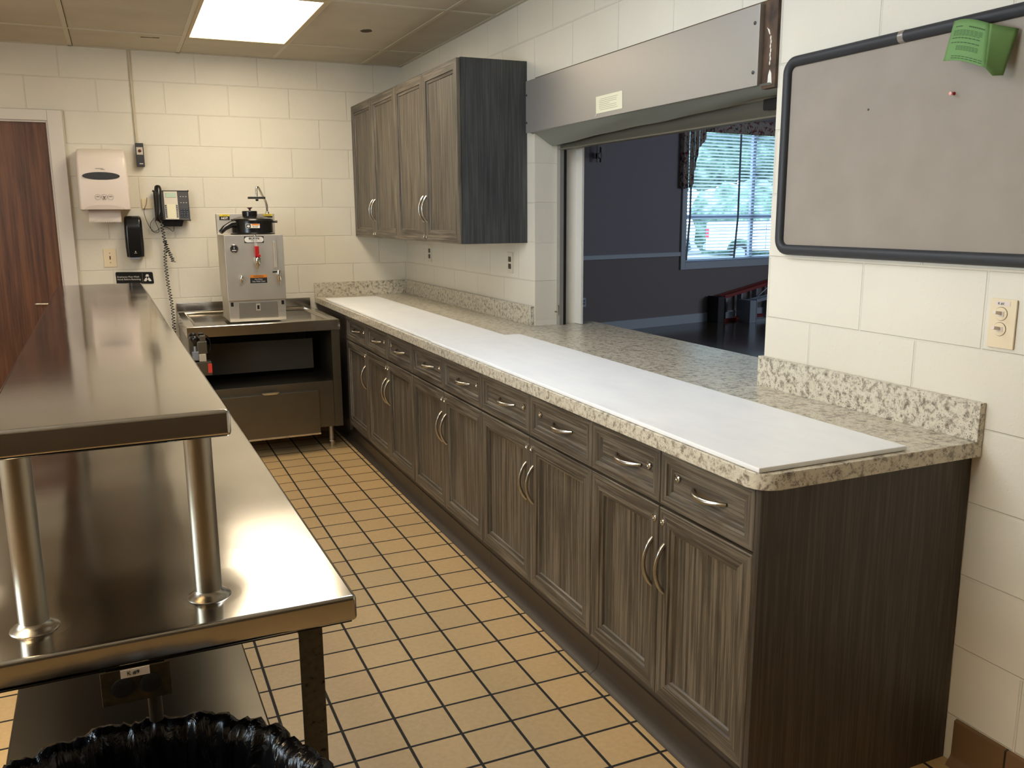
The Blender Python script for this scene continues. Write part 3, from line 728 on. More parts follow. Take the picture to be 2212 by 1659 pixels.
for x in (X0+.065, X1-.062):
    for y in (Y0+.105, -.08):
        lg = t.p(MB().cyl((x, y, .03), (x, y, .20), .019, None, 18), 'leg', ST_POST, None, 50)
        t.p(MB().lathe((x, y, 0), [(.014, 0), (.016, .003), (.017, .03), (.021, .034), (.021, .044), (.019, .046)], 18), 'foot', CHROME, lg, 50)
t.p(BX(X1-.055, X1-.003, Y0+.012, -.03, .155, .785), 'side_panel', ST_OLD)
t.p(BX(X0+.003, X0+.055, Y0+.012, -.03, .155, .785), 'side_panel', ST_OLD)
t.p(BX(X0+.055, X1-.055, -.05, -.03, .155, .785), 'back_panel', INSIDE)
t.p(BX(X0+.055, X1-.055, Y0+.06, -.05, .43, .445), 'middle_shelf', INSIDE)
t.p(BX(X0+.10, X1-.12, Y0+.30, Y0+.315, .50, .70), 'baffle', INSIDE)
b_ = t.p(MB().box(X0+.055, X1-.055, Y0+.02, -.05, .155, .456, .002), 'bin_cabinet', ST_OLD)
dr = t.p(MB().box(X0+.06, X1-.155, Y0-.012, Y0+.0195, .118, .405, .003), 'bin_door', ST_OLD, None, 40)
t.p(MB().box(X0+.06, X1-.155, Y0-.016, Y0-.0125, .118, .130, .001), 'bin_door_lip', CHROME, dr)
t.p(MB().prism([(-1.262, .420), (-1.150, .420), (-1.166, .405), (-1.246, .405)], Y0-.03, Y0-.012, 'y', .002), 'bin_pull', CHROME, dr)
# pipes under the top
mb = MB().tube([(-1.12, -.5, .79), (-1.12, -.5, .74), (-1.07, -.45, .70)], .010, 10); mb.tube([(-.93, -.35, .785), (-.93, -.35, .72)], .011, 10)
t.p(mb, 'drain_pipes', GREY_D, None, 50)
# drain valve at the front left of the stand
t = T('drain_valve', (-1.60, -1.0, .60), 'metal valve with black knob and red tag at the front left of the urn stand', 'valve')
t.p(MB().lathe((-1.630, -1.02, .745), [(.008, 0), (.010, .018), (.022, .032), (.025, .045), (.022, .056), (.010, .062), (.001, .063)], 24), 'knob', BLK, None, 60)
t.p(MB().cyl((-1.630, -1.02, .70), (-1.630, -1.02, .746), .009, None, 14).box(-1.648, -1.612, -1.035, -1.0, .662, .715, .003), 'valve_body', ALU, None, 50)
t.p(MB().box(-1.618, -1.562, -1.03, -.985, .700, .772, .004).box(-1.60, -1.568, -1.028, -.99, .768, .806, .003), 'bracket', ST_OLD)
t.p(MB().box(-1.612, -1.572, -1.045, -.99, .655, .699, .003), 'fitting', SILVER_PL)
t.p(MB().box(-1.640, -1.545, -1.04, -.961, .57, .652, .003), 'bracket_base', ST_OLD)
t.p(BX(-1.566, -1.544, -1.0425, -1.0405, .585, .640), 'warning_tag', RED_L)
t.p(MB().tube([(-1.56, -1.0, .79), (-1.545, -1.0, .78), (-1.54, -1.0, .74), (-1.545, -1.0, .71), (-1.56, -1.0, .70)], .004, 8), 'wire', BLK, None, 50)
t.p(MB().box(-1.66, -1.575, -.985, -.956, .56, .79, .002), 'mounting_plate', ST_OLD)

# ------------------------------------------------------------------ coffee urn
t = T('coffee_urn', (-1.23, -.62, .852), 'tall square stainless steel coffee urn with black brew basket on top', 'coffee urn')
UY = -.83; UB = -.44
bp = t.p(MB().box(-1.400, -1.058, UY+.006, UB, .853, .984, .002), 'base', ST_URN)
t.p(MB().box(-1.406, -1.055, UY-.012, UB, .985, 1.384, .003), 'body', ST_URN)
t.p(MB().box(-1.345, -1.108, UY+.003, UY+.0065, .870, .972, .004), 'service_panel', steel('steel_service_panel', rgb(182, 178, 168), .42, 'x', .06), bp)
for x in (-1.382, -1.076): t.p(BX(x-.008, x+.008, UY+.004, UY+.0065, .95, .975), 'slot', SEAL, bp)
sw = t.p(MB().box(-1.240, -1.214, UY+.001, UY+.004, .918, .962, .001), 'switch_plate', SILVER_PL, bp)
t.p(BX(-1.234, -1.221, UY-.003, UY+.001, .928, .952), 'rocker', SEAL, sw)
Yf = UY-.012
bd = t.p(MB().box(-1.288, -1.172, Yf-.002, Yf-.0002, 1.335, 1.376, .0008), 'badge', BLK_M)
t.p(MB().prism(corner(-1.19, 1.3555, .0165, -PI/2, PI/2, 8)+corner(-1.270, 1.3555, .0165, PI/2, 1.5*PI, 8), Yf-.0026, Yf-.002, 'y'), 'badge_field', WHITE_T, bd)
text('BUNN', .0165, (-1.230, Yf-.0031, 1.362), '-y', INK_B, t, parent=bd, sx=1.35, bold=.0006)
text('Classic', .012, (-1.230, Yf-.0031, 1.349), '-y', INK, t, parent=bd, sx=1.2)
ga = t.p(MB().lathe((-1.352, Yf, 1.303), [(.0255, 0), (.0255, -.008), (.022, -.011), (.021, -.008), (.0205, -.0078), (.001, -.0078)], 28, 'y'), 'temperature_gauge', [CHROME], None, 50)
t.p(MB().lathe((-1.352, Yf-.008, 1.303), [(.0208, 0), (.0208, -.0008), (.001, -.0008)], 28, 'y'), 'dial', BLK_M, ga)
t.p(MB().box(-1.3535, -1.3505, Yf-.0098, Yf-.0089, 1.300, 1.316).box(-1.364, -1.340, Yf-.0098, Yf-.0089, 1.290, 1.295), 'dial_marks', WHITE_T, ga)
# central draw-off faucet and its sight tube
fa = t.p(MB().cyl((-1.226, Yf, 1.245), (-1.226, Yf-.04, 1.245), .011, None, 16).lathe((-1.222, Yf-.045, 1.205), [(.007, -.03), (.009, -.012), (.014, .0), (.019, .012), (.019, .040), (.012, .048)], 20), 'faucet', CHROME, None, 50)
t.p(MB().box(-1.238, -1.212, Yf-.062, Yf-.038, 1.252, 1.318, .004).box(-1.222, -1.205, Yf-.068, Yf-.05, 1.252, 1.268, .003), 'faucet_handle', RED, fa)
t.p(MB().cyl((-1.228, Yf-.045, 1.318), (-1.230, Yf-.045, 1.382), .0065, None, 12), 'sight_tube', CLEAR, fa, 50)
t.p(MB().lathe((-1.230, Yf-.045, 1.376), [(.009, 0), (.010, .004), (.006, .012)], 14), 'tube_cap', CHROME, fa, 50)
# right level gauge with hot water faucet
gt = t.p(MB().box(-1.119, -1.103, Yf-.020, Yf-.008, 1.185, 1.335, .002), 'gauge_shield', SILVER_PL)
t.p(MB().cyl((-1.111, Yf-.013, 1.18), (-1.111, Yf-.013, 1.35), .0075, None, 12).lathe((-1.111, Yf-.013, 1.335), [(.010, 0), (.011, .008), (.006, .018)], 14), 'gauge_tube', CLEAR, gt, 50)
f2 = t.p(MB().cyl((-1.100, Yf, 1.155), (-1.100, Yf-.045, 1.155), .010, None, 14).lathe((-1.100, Yf-.045, 1.115), [(.006, -.03), (.009, -.012), (.015, .0), (.017, .03), (.013, .052)], 18), 'hot_water_faucet', CHROME, None, 50)
t.p(MB().cyl((-1.138, Yf-.05, 1.158), (-1.096, Yf-.045, 1.16), .005, None, 10), 'faucet_lever', BLK, f2, 50)
t.p(MB().cyl((-1.322, Yf, 1.128), (-1.322, Yf-.03, 1.128), .008, None, 12).lathe((-1.322, Yf-.03, 1.095), [(.008, .0), (.010, .015), (.013, .025), (.010, .042), (.004, .046)], 16), 'drain_tap', CHROME, None, 50)
wl_ = t.p(BX(-1.268, -1.166, Yf-.0012, Yf-.0002, 1.090, 1.140), 'warning_sticker', INK_B)
t.p(BX(-1.268, -1.166, Yf-.0018, Yf-.0010, 1.123, 1.140), 'sticker_band', ORANGE, wl_)
text('WARNING', .0105, (-1.217, Yf-.0021, 1.1312), '-y', INK_B, t, parent=wl_, sx=1.2)
text('Hot Water', .0105, (-1.217, Yf-.0021, 1.1135), '-y', WHITE_T, t, parent=wl_)
text('Use With Care', .0125, (-1.217, Yf-.0021, 1.1005), '-y', WHITE_T, t, parent=wl_)
# black brew basket with spout, lid and knob
bx, by = -1.205, -.62
bk = t.p(MB().lathe((bx, by, 1.384), [(.135, .0), (.137, .006), (.128, .012), (.127, .08), (.131, .088), (.126, .096), (.07, .112), (.048, .114)], 44), 'brew_basket', BLK, None, 40)
t.p(MB().lathe((bx-.012, by, 1.494), [(.046, 0), (.047, .030), (.044, .035), (.001, .036)], 28), 'lid', BLK, bk, 40)
t.p(MB().lathe((bx-.010, by, 1.529), [(.006, 0), (.006, .012), (.016, .018), (.016, .021), (.001, .022)], 18), 'lid_knob', BROWN, bk, 40)
t.p(MB().tube([(bx-.09, by-.05, 1.452), (bx-.14, by-.07, 1.446), (bx-.18, by-.09, 1.425), (bx-.205, by-.10, 1.400)], [.024, .020, .017, .014], 16).tube([(bx-.13, by-.04, 1.474), (bx-.08, by-.04, 1.480), (bx, by, 1.482)], [.004, .012, .012], 8), 'spout', BLK, bk, 50)
t.p(MB().tube([(bx+.12, by-.02, 1.46), (bx+.152, by-.03, 1.462)], [.006, .008], 10), 'side_peg', BLK, bk, 50)
th_ = -.127
lb = t.p(BX(-1.262, -1.178, by-.1315, by-.1255, 1.424, 1.450), 'basket_sticker', WHITE_T, bk)
t.p(BX(-1.226, -1.180, by-.1322, by-.1316, 1.440, 1.4495), 'sticker_band', ORANGE, lb)
t.p(BX(-1.260, -1.232, by-.1322, by-.1316, 1.426, 1.448), 'sticker_picture_field', INK_B, lb)
t.p(MB().prism(blob(-1.246, 1.436, .009, .006, 0, 12, 3), by-.1328, by-.1322, 'y'), 'sticker_hand', WHITE_T, lb)
text('funnel', .0125, (-1.205, by-.1325, 1.4325), '-y', INK_B, t, parent=lb, sx=1.1)
# control box behind and swivelling spray arm
cb = t.p(MB().box(-1.402, -1.040, -.46, -.38, 1.384, 1.512, .002), 'control_box', ST_URN)
s1 = t.p(BX(-1.386, -1.322, -.4618, -.4602, 1.473, 1.510), 'hot_sticker', INK_B, cb)
t.p(BX(-1.386, -1.322, -.4624, -.4616, 1.497, 1.510), 'sticker_band', YELLOW, s1)
text('HOT', .019, (-1.354, -.4622, 1.484), '-y', WHITE_T, t, parent=s1, bold=.0005)
text('CAUTION', .008, (-1.350, -.4628, 1.5035), '-y', INK_B, t, parent=s1)
s2 = t.p(BX(-1.112, -1.052, -.4618, -.4602, 1.486, 1.511), 'caution_sticker', INK_B, cb)
t.p(BX(-1.112, -1.052, -.4624, -.4616, 1.497, 1.511), 'sticker_band', YELLOW, s2)
text('CAUTION', .008, (-1.079, -.4628, 1.504), '-y', INK_B, t, parent=s2)
sp = t.p(MB().lathe((-1.078, -.42, 1.512), [(.014, 0), (.013, .010), (.008, .014)], 16).tube([(-1.078, -.42, 1.52), (-1.078, -.42, 1.565), (-1.085, -.43, 1.59), (-1.105, -.45, 1.625), (-1.135, -.51, 1.672), (-1.143, -.525, 1.680), (-1.152, -.535, 1.678), (-1.156, -.54, 1.665), (-1.157, -.54, 1.62)], .0072, 12), 'spray_arm', CHROME, None, 50)
t.p(MB().obox((-1.157, -.54, 1.612), (.053, .0, 0), (0, .022, 0), (0, 0, .0065), .003).lathe((-1.155, -.54, 1.592), [(.008, 0), (.010, .012)], 14), 'spray_head', BLK_M, sp)

# ------------------------------------------------------------------ paper towel dispenser
t = T('towel_dispenser', (-2.05, 0, 1.545), 'white paper towel dispenser with dark oval window and hanging towel, beside the door', 'towel dispenser')
secs = []
for z, yd, hw in ((1.545, .205, .150), (1.60, .212, .150), (1.70, .212, .149), (1.80, .207, .147), (1.86, .196, .145), (1.895, .172, .142), (1.915, .130, .138), (1.925, .08, .130)):
    ring = []
    xc = -2.048; r_ = .022
    ring = [(xc-hw, -.001, z)]+[(a, b, z) for a, b in corner(xc-hw+r_, -yd+r_, r_, PI, 1.5*PI, 5)]+[(xc-hw*.5, -yd-.006, z), (xc, -yd-.009, z), (xc+hw*.5, -yd-.006, z)]+[(a, b, z) for a, b in corner(xc+hw-r_, -yd+r_, r_, 1.5*PI, 2*PI, 5)]+[(xc+hw, -.001, z)]
    secs.append(ring)
t.p(MB().rings(secs), 'cover', WHITE_PL, None, 40)
n = 40
t.p(MB().rings([[(-2.055+.108*math.cos(2*PI*k/n)*q, -.218-d_, 1.752+.024*math.sin(2*PI*k/n)*q) for k in range(n)] for q, d_ in ((1, -.006), (1, .0015), (.9, .0025))]), 'window', GREY_D)
t.p(MB().rings([[(-2.05+.115*math.cos(PI*k/20), -.2180, 1.545+.028*math.sin(PI*k/20)) for k in range(21)], [(-2.05+.110*math.cos(PI*k/20), -.224, 1.545+.026*math.sin(PI*k/20)) for k in range(21)]], False, True), 'lower_lip', simple('cover_lip', rgb(200, 186, 176), .4))
mb = MB()
pts_top = [(-2.150+.190*k/30, 0) for k in range(31)]
f_ = [mb.bm.verts.new((x, -.120-.004*math.sin(x*30), 1.548)) for x, _ in pts_top]
m_ = [mb.bm.verts.new((x, -.150-.003*math.sin(x*20), 1.50)) for x, _ in pts_top]
e_ = [mb.bm.verts.new((x, -.160, 1.462+(.006 if k % 2 else 0))) for k, (x, _) in enumerate(pts_top)]
for A, B in ((f_, m_), (m_, e_)):
    for k in range(30): mb.bm.faces.new((A[k], A[k+1], B[k+1], B[k]))
o = t.p(mb, 'paper_towel', TOWEL, None, 80); s_ = o.modifiers.new('thickness', 'SOLIDIFY'); s_.thickness = .0008
mb = MB()
for cx_ in (-2.085, -2.048, -2.011):
    c_ = [(cx_+.0165*math.cos(2*PI*k/20), -.2222, 1.622+.0165*math.sin(2*PI*k/20)) for k in range(21)]; mb.tube(c_, .0006, 5, False)
    mb.box(cx_-.009, cx_+.009, -.2228, -.2218, 1.6235, 1.6265)
mb.obox((-2.048, -.2224, 1.616), (.008, 0, .010), (0, .0004, 0), (-.0012, 0, .001)).obox((-2.048, -.2224, 1.616), (.008, 0, -.010), (0, .0004, 0), (.0012, 0, .001))
t.p(mb, 'pictogram', simple('pictogram_grey', rgb(90, 82, 76), .6))
t.p(MB().box(-2.085, -2.040, -.2185, -.2170, 1.797, 1.799).box(-2.055, -2.030, -.2185, -.2170, 1.791, 1.793), 'maker_mark', simple('mark_grey', rgb(130, 120, 112), .6))
# soap dispenser
t = T('soap_dispenser', (-1.893, 0, 1.233), 'black wall soap dispenser below the towel dispenser', 'soap dispenser')
secs = []
for z, yd, hw in ((1.233, .095, .040), (1.238, .108, .053), (1.30, .112, .056), (1.42, .112, .055), (1.47, .105, .054), (1.495, .088, .050), (1.504, .060, .040)):
    xc = -1.893; r_ = .02
    secs.append([(xc-hw, -.001, z)]+[(a, b, z) for a, b in corner(xc-hw+r_, -yd+r_, r_, PI, 1.5*PI, 5)]+[(a, b, z) for a, b in corner(xc+hw-r_, -yd+r_, r_, 1.5*PI, 2*PI, 5)]+[(xc+hw, -.001, z)])
t.p(MB().rings(secs), 'cover', BLK, None, 50)
t.p(MB().box(-1.925, -1.865, -.10, -.05, 1.222, 1.234, .003), 'push_bar', ALU)
t.p(MB().box(-1.9, -1.884, -.1135, -.1115, 1.262, 1.264).prism([(-1.896, 1.275), (-1.888, 1.275), (-1.892, 1.266)], -.1135, -.1115, 'y'), 'mark', WHITE_T)
# plates, button box, raceway, sign
t = T('cover_plate', (-2.05, 0, 1.17), 'ivory wall plate with one small dark switch slot left of the soap dispenser', 'switch plate')
pl = t.p(MB().box(-2.089, -2.010, -.007, -.0003, 1.170, 1.292, .003), 'plate', CREAM, None, 40)
t.p(BX(-2.053, -2.046, -.0095, -.0068, 1.220, 1.243), 'toggle', BROWN, pl)
for z in (1.262, 1.20): t.p(MB().lathe((-2.0495, -.007, z), [(.003, 0), (.003, -.001), (.001, -.0015)], 10, 'y'), 'screw', GREY_D, pl)
t = T('button_box', (-1.813, 0, 1.82), 'small black push-button box hanging on the far wall below a thin conduit', 'button box')
t.p(MB().box(-1.838, -1.788, -.045, -.0005, 1.822, 1.972, .004), 'box', GREY_D, None, 40)
pl = t.p(BX(-1.832, -1.794, -.0465, -.0448, 1.898, 1.945), 'button_plate', SILVER_PL)
t.p(MB().lathe((-1.813, -.0465, 1.922), [(.010, 0), (.010, -.004), (.006, -.007), (.001, -.007)], 16, 'y'), 'button', BROWN, pl, 40)
t.p(BX(-1.82, -1.798, -.0460, -.0448, 1.838, 1.8425), 'maker_mark', WHITE_T)
single(MB().tube([(-1.828, -.010, H-.006), (-1.829, -.010, 2.3), (-1.826, -.010, 1.985), (-1.822, -.012, 1.972)], .0065, 10), 'wire_raceway', simple('raceway_paint', rgb(196, 184, 158), .5), 'thin painted conduit running from the ceiling down to the black button box', 'conduit', None, 50, (-1.828, -.01, 1.97))
t = T('handwash_sign', (-1.91, 0, 1.06), 'black hand washing sign with white lettering behind the end of the overshelf', 'sign')
t.p(MB().prism([(-2.024, 1.061), (-1.800, 1.051), (-1.792, 1.056), (-1.796, 1.124), (-1.802, 1.130), (-2.020, 1.136), (-2.026, 1.130)], -.004, -.0005, 'y'), 'plate', simple('sign_black', rgb(20, 20, 20), .3))
text('Employees Must Wash', .0148, (-2.018, -.0045, 1.103), '-y', WHITE_T, t, tilt=-.02, align='LEFT')
text('Hands Before Returning', .0148, (-2.018, -.0045, 1.086), '-y', WHITE_T, t, tilt=-.02, align='LEFT')
mb = MB().prism([(-1.856, 1.072), (-1.842, 1.068), (-1.832, 1.080), (-1.836, 1.096), (-1.846, 1.088)], -.005, -.004, 'y').prism([(-1.806, 1.070), (-1.820, 1.068), (-1.830, 1.080), (-1.824, 1.096), (-1.815, 1.086)], -.005, -.004, 'y')
mb.prism([(-1.843, 1.100), (-1.820, 1.100), (-1.824, 1.115), (-1.838, 1.115)], -.005, -.004, 'y')
t.p(mb, 'hands_symbol', WHITE_T)
t.p(BX(-1.862, -1.8612, -.005, -.004, 1.062, 1.125), 'divider', SILVER_PL)
t = T('phone_jack', (-1.79, 0, 1.55), 'ivory phone jack plate half hidden behind the wall phone', 'phone jack')
t.p(MB().box(-1.826, -1.748, -.012, -.0005, 1.550, 1.618, .003), 'plate', CREAM, None, 40)

# ------------------------------------------------------------------ wall phone
t = T('wall_phone', (-1.65, 0, 1.45), 'black office wall phone with silver face plate and coiled cord', 'telephone')
tilt = Matrix.Rotation(math.radians(-9), 3, 'X')
def ph(x, d_, z): # phone-face coordinates: x right, d_ out of the face, z up the face
    return Vector((x, -.088, 1.475)) + tilt @ Vector((0, -d_, z))
def pbox(x0, x1, d0, d1, z0, z1, bev=0):
    c_ = (ph((x0+x1)/2, (d0+d1)/2, (z0+z1)/2)); return MB().obox(c_, Vector(((x1-x0)/2, 0, 0)), tilt @ Vector((0, -(d1-d0)/2, 0)), tilt @ Vector((0, 0, (z1-z0)/2)), bev)
t.p(pbox(-1.752, -1.535, -.035, .0, .0, .195, .006), 'phone_body', GREY_D)
t.p(MB().box(-1.70, -1.58, -.045, -.001, 1.45, 1.62, .006).prism([(-1.722, 1.475), (-1.575, 1.475), (-1.590, 1.432), (-1.70, 1.432)], -.075, -.03, 'y'), 'wall_bracket', BLK)
fp_ = t.p(pbox(-1.690, -1.605, .0, .004, .004, .190, .001), 'face_plate', SILVER_PL)
t.p(pbox(-1.678, -1.616, .004, .006, .150, .178, .001), 'screen', LCD, fp_)
mb = MB()
for x in (-1.682, -1.613):
    for k in range(7):
        c_ = ph(x, .0055, .020+.0125*k); mb.obox(c_, Vector((.0045, 0, 0)), tilt @ Vector((0, -.0018, 0)), tilt @ Vector((0, 0, .0042)))
t.p(mb, 'line_keys', BLK, fp_)
t.p(pbox(-1.673, -1.622, .004, .0048, .012, .105), 'name_card', PAPER, fp_)
mb = MB()
for i in range(3):
    for k in range(4): mb.obox(ph(-1.585+.017*i, .003, .025+.0145*k), Vector((.0055, 0, 0)), tilt @ Vector((0, -.0022, 0)), tilt @ Vector((0, 0, .0045)), .001)
t.p(mb, 'number_keys', BLK)
mb = MB()
for i in range(3):
    for k in range(2): mb.obox(ph(-1.585+.017*i, .002, .115+.040*k), Vector((.004, 0, 0)), tilt @ Vector((0, -.0015, 0)), tilt @ Vector((0, 0, .0015)))
t.p(mb, 'key_marks', WHITE_T)
hs = [ph(-1.723, a, b) for a, b in ((.016, -.004), (.030, .012), (.036, .05), (.038, .10), (.036, .15), (.030, .195), (.018, .215))]
t.p(MB().tube(hs, [.020, .0235, .0185, .0175, .0185, .0235, .020], 18), 'handset', BLK, None, 60)
def coil(path, r, turns, wire, jitter=0):
    path = [Vector(p) for p in path]
    L_ = [0]
    for a, b in zip(path, path[1:]): L_.append(L_[-1]+(b-a).length)
    n = int(turns*10); pts = []
    for i in range(n+1):
        s_ = L_[-1]*i/n; k = 0
        while k < len(L_)-2 and L_[k+1] < s_: k += 1
        f = (s_-L_[k])/max(L_[k+1]-L_[k], 1e-6); c_ = path[k].lerp(path[k+1], f)
        a = 2*PI*i/10; rr_ = r*(1+jitter*math.sin(i*.37))
        pts.append(c_+Vector((math.cos(a)*rr_, math.sin(a)*rr_, 0)))
    return MB().tube(pts, wire, 5)
t.p(coil([(-1.716, -.07, 1.47), (-1.712, -.06, 1.40), (-1.702, -.05, 1.31), (-1.712, -.045, 1.20), (-1.706, -.045, 1.05), (-1.695, -.045, .95), (-1.690, -.05, .86), (-1.690, -.05, .70)], .0100, 40, .0027, .25), 'coiled_cord', BLK, None, 60)
t.p(coil([(-1.704, -.055, 1.34), (-1.695, -.06, 1.29), (-1.675, -.062, 1.24), (-1.660, -.06, 1.195)], .0115, 11, .0027, .3), 'coiled_cord', BLK, None, 60)
def bez(ps, n=24):
    ps = [Vector(p) for p in ps]; out = []
    for i in range(len(ps)-1):
        p0, p1, p2, p3 = ps[max(i-1, 0)], ps[i], ps[i+1], ps[min(i+2, len(ps)-1)]
        for k in range(n//(len(ps)-1)+2):
            u = k/(n//(len(ps)-1)+2); out.append(.5*((2*p1)+(p2-p0)*u+(2*p0-5*p1+4*p2-p3)*u*u+(3*p1-p0-3*p2+p3)*u**3))
    return out+[ps[-1]]
t.p(MB().tube(bez([(-1.793, -.016, 1.622), (-1.800, -.03, 1.58), (-1.818, -.03, 1.53), (-1.800, -.03, 1.45), (-1.765, -.03, 1.40), (-1.72, -.03, 1.425), (-1.68, -.03, 1.425), (-1.645, -.03, 1.40), (-1.640, -.04, 1.46)]), .0017, 6), 'phone_line', BLK, None, 60)
t.p(MB().tube(bez([(-1.755, -.03, 1.49), (-1.785, -.03, 1.45), (-1.775, -.03, 1.40), (-1.735, -.03, 1.40), (-1.755, -.04, 1.47)]), .0017, 6), 'phone_line', BLK, None, 60)

# ------------------------------------------------------------------ dining room beyond the hatch
P0 = Vector((4.0731, 3.3813, 0)); DA = math.radians(80)
DS = Vector((math.sin(DA), math.cos(DA), 0)); DN = Vector((math.cos(DA), -math.sin(DA), 0))   # along the wall, out of the wall into the room
def dw(s, d_, z): return P0+DS*s+DN*d_+Vector((0, 0, z))
def dbox(mb, s0, s1, d0, d1, z0, z1, bev=0):
    return mb.obox(dw((s0+s1)/2, (d0+d1)/2, (z0+z1)/2), DS*(abs(s1-s0)/2), DN*(abs(d1-d0)/2), Vector((0, 0, abs(z1-z0)/2)), bev)
WS0, WS1, WZ0, WZ1 = .975, 3.75, .845, 2.66
S0, S1, DH = -3.95, 6.2, 2.95
mb = MB(); dbox(mb, S0, WS0, -.2, 0, .95, DH); dbox(mb, WS1, S1, -.2, 0, .95, DH); dbox(mb, WS0, WS1, -.2, 0, WZ1, DH)
dbox(mb, WS0, WS1, -.2, 0, WZ0-.09, WZ0)
mb2 = MB(); 
struct(mb, 'wall_dining', M_DWALL)
dbox(mb2, S0, WS0, -.2, 0, -.05, .95); dbox(mb2, WS1, S1, -.2, 0, -.05, .95); dbox(mb2, WS0, WS1, -.2, 0, -.05, WZ0-.09)
struct(mb2, 'wall_dining_lower', M_DWALL2)
fx = [(0.238, YB), (10.2, YB), (10.2, 4.46), (.238, 2.70)]
struct(MB().prism(fx, -.05, 0, 'z'), 'floor_dining', M_DFLOOR)
struct(MB().prism(fx, DH, DH+.05, 'z'), 'ceiling_dining', simple('dining_ceiling_paint', rgb(170, 168, 166), .9))
struct(BX(10.2, 10.4, YB, 4.6, -.05, DH), 'wall_dining_right', M_DWALL)
struct(BX(.238, 10.2, YB-.2, YB, -.05, DH), 'wall_dining_back', M_DWALL)
mb = MB(); dbox(mb, S0, WS0-.085, 0, .018, .93, .985, .004); dbox(mb, WS1+.085, S1, 0, .018, .93, .985, .004)
struct(mb, 'trim_6', M_DTRIM)
mb = MB(); dbox(mb, S0, S1, 0, .016, 0, .125, .003); struct(mb, 'baseboard_dining', M_DTRIM)
# window with casing, sashes, glass
mb = MB(); dbox(mb, WS0-.085, WS0, 0, .022, WZ0-.10, WZ1+.09, .003); dbox(mb, WS1, WS1+.085, 0, .022, WZ0-.10, WZ1+.09, .003); dbox(mb, WS0, WS1, 0, .022, WZ1, WZ1+.09, .003)
dbox(mb, WS0, WS1, 0, .022, WZ0-.10, WZ0-.005, .003)
win = struct(mb, 'window_1', M_DTRIM)
mb = MB(); fd0, fd1 = -.12, -.075
for a, b, c_, d_ in ((WS0, WS0+.03, WZ0, WZ1), (WS1-.03, WS1, WZ0, WZ1), (WS0, WS1, WZ0, WZ0+.03), (WS0, WS1, WZ1-.03, WZ1), (WS0, WS1, 1.415, 1.475), (2.36, 2.42, WZ0, WZ1)): dbox(mb, a, b, fd0, fd1, c_, d_)
fo = mb.build('window_sash', simple('sash_blue_grey', rgb(150, 156, 176), .5), win)
mb = MB(); dbox(mb, WS0+.03, WS1-.03, -.10, -.096, WZ0+.03, WZ1-.03); mb.build('pane', GLASS, win)
# blind
bo = dw(2.36, -.03, WZ0+.01)
t = T('window_blind', bo, 'white horizontal slat blind in the dining room window, slats half open', 'blind')
mb = MB(); NS = 39
for k in range(NS):
    z = WZ0+.045+(WZ1-WZ0-.11)*k/(NS-1)
    mb.obox(dw((WS0+WS1)/2, -.038, z), DS*((WS1-WS0)/2-.012), (DN*.927+Vector((0, 0, .375)))*.0235, (DN*-.375+Vector((0, 0, .927)))*.0013)
t.p(mb, 'slats', SLAT)
mb = MB(); dbox(mb, WS0+.01, WS1-.01, -.064, -.014, WZ0+.006, WZ0+.024, .002); t.p(mb, 'bottom_rail', SLAT)
mb = MB(); dbox(mb, WS0+.005, WS1-.005, -.066, -.010, WZ1-.05, WZ1-.004); t.p(mb, 'head_rail', SLAT)
for s_ in (1.07, 2.02, 2.98):
    mb = MB(); 
    q = [(s_, 1.47), (s_, WZ1-.05)]; dbox(mb, s_-.019, s_+.019, -.0125, -.0115, 1.45, WZ1-.05)
    a, b = dw(s_, -.012, 1.45), dw(s_-.05, -.012, WZ0+.02)
    mb.obox((a+b)/2, DS*.019, DN*.0005, (a-b)/2); t.p(mb, 'ladder_tape', TAPE_D)
# valance side panel
def vol(outline, d0, d1, name, mat, label, cat, base):
    m = MB(); va = [m.bm.verts.new(dw(a, d0, b)) for a, b in outline]; vb = [m.bm.verts.new(dw(a, d1, b)) for a, b in outline]
    m.bm.faces.new(va); m.bm.faces.new(vb)
    for i in range(len(outline)):
        j = (i+1) % len(outline); m.bm.faces.new((va[i], va[j], vb[j], vb[i]))
    return single(m, name, mat, label, cat, None, None, tuple(base))
t = T('valance', dw(1.0, .06, 1.83), 'floral fabric valance tail hanging stepped at the left of the dining room window', 'valance')
def vface(s0, s1, ztop, zb0, zb1, d_, name):
    rows = []
    for i in range(13):
        u = i/12; s_ = s0+(s1-s0)*u; dd = d_+.008*math.sin(u*PI*4)
        zb = zb0+(zb1-zb0)*u; rows.append([dw(s_, dd, zb+(ztop-zb)*v/6) for v in range(7)])
    m = MB().rings(rows, False, False, False); o = t.p(m, name, M_FLOR, None, 60); s__ = o.modifiers.new('thickness', 'SOLIDIFY'); s__.thickness = .006
vface(.862, .945, 2.72, 1.815, 1.83, .060, 'valance_pleat'); vface(.945, 1.035, 2.72, 1.83, 1.88, .072, 'valance_pleat')
vface(1.030, 1.110, 2.72, 2.05, 2.36, .080, 'valance_pleat'); vface(1.105, 1.225, 2.72, 2.36, 2.47, .090, 'valance_pleat')
vface(1.22, 3.6, 2.75, 2.56, 2.56, .095, 'valance_header'); mb = MB(); dbox(mb, .86, 3.7, .0, .055, 2.70, 2.75); t.p(mb, 'valance_board', M_DTRIM)
mb = MB(); dbox(mb, .843, .862, .0, .07, 1.83, 2.72); t.p(mb, 'valance_return', M_FLOR)
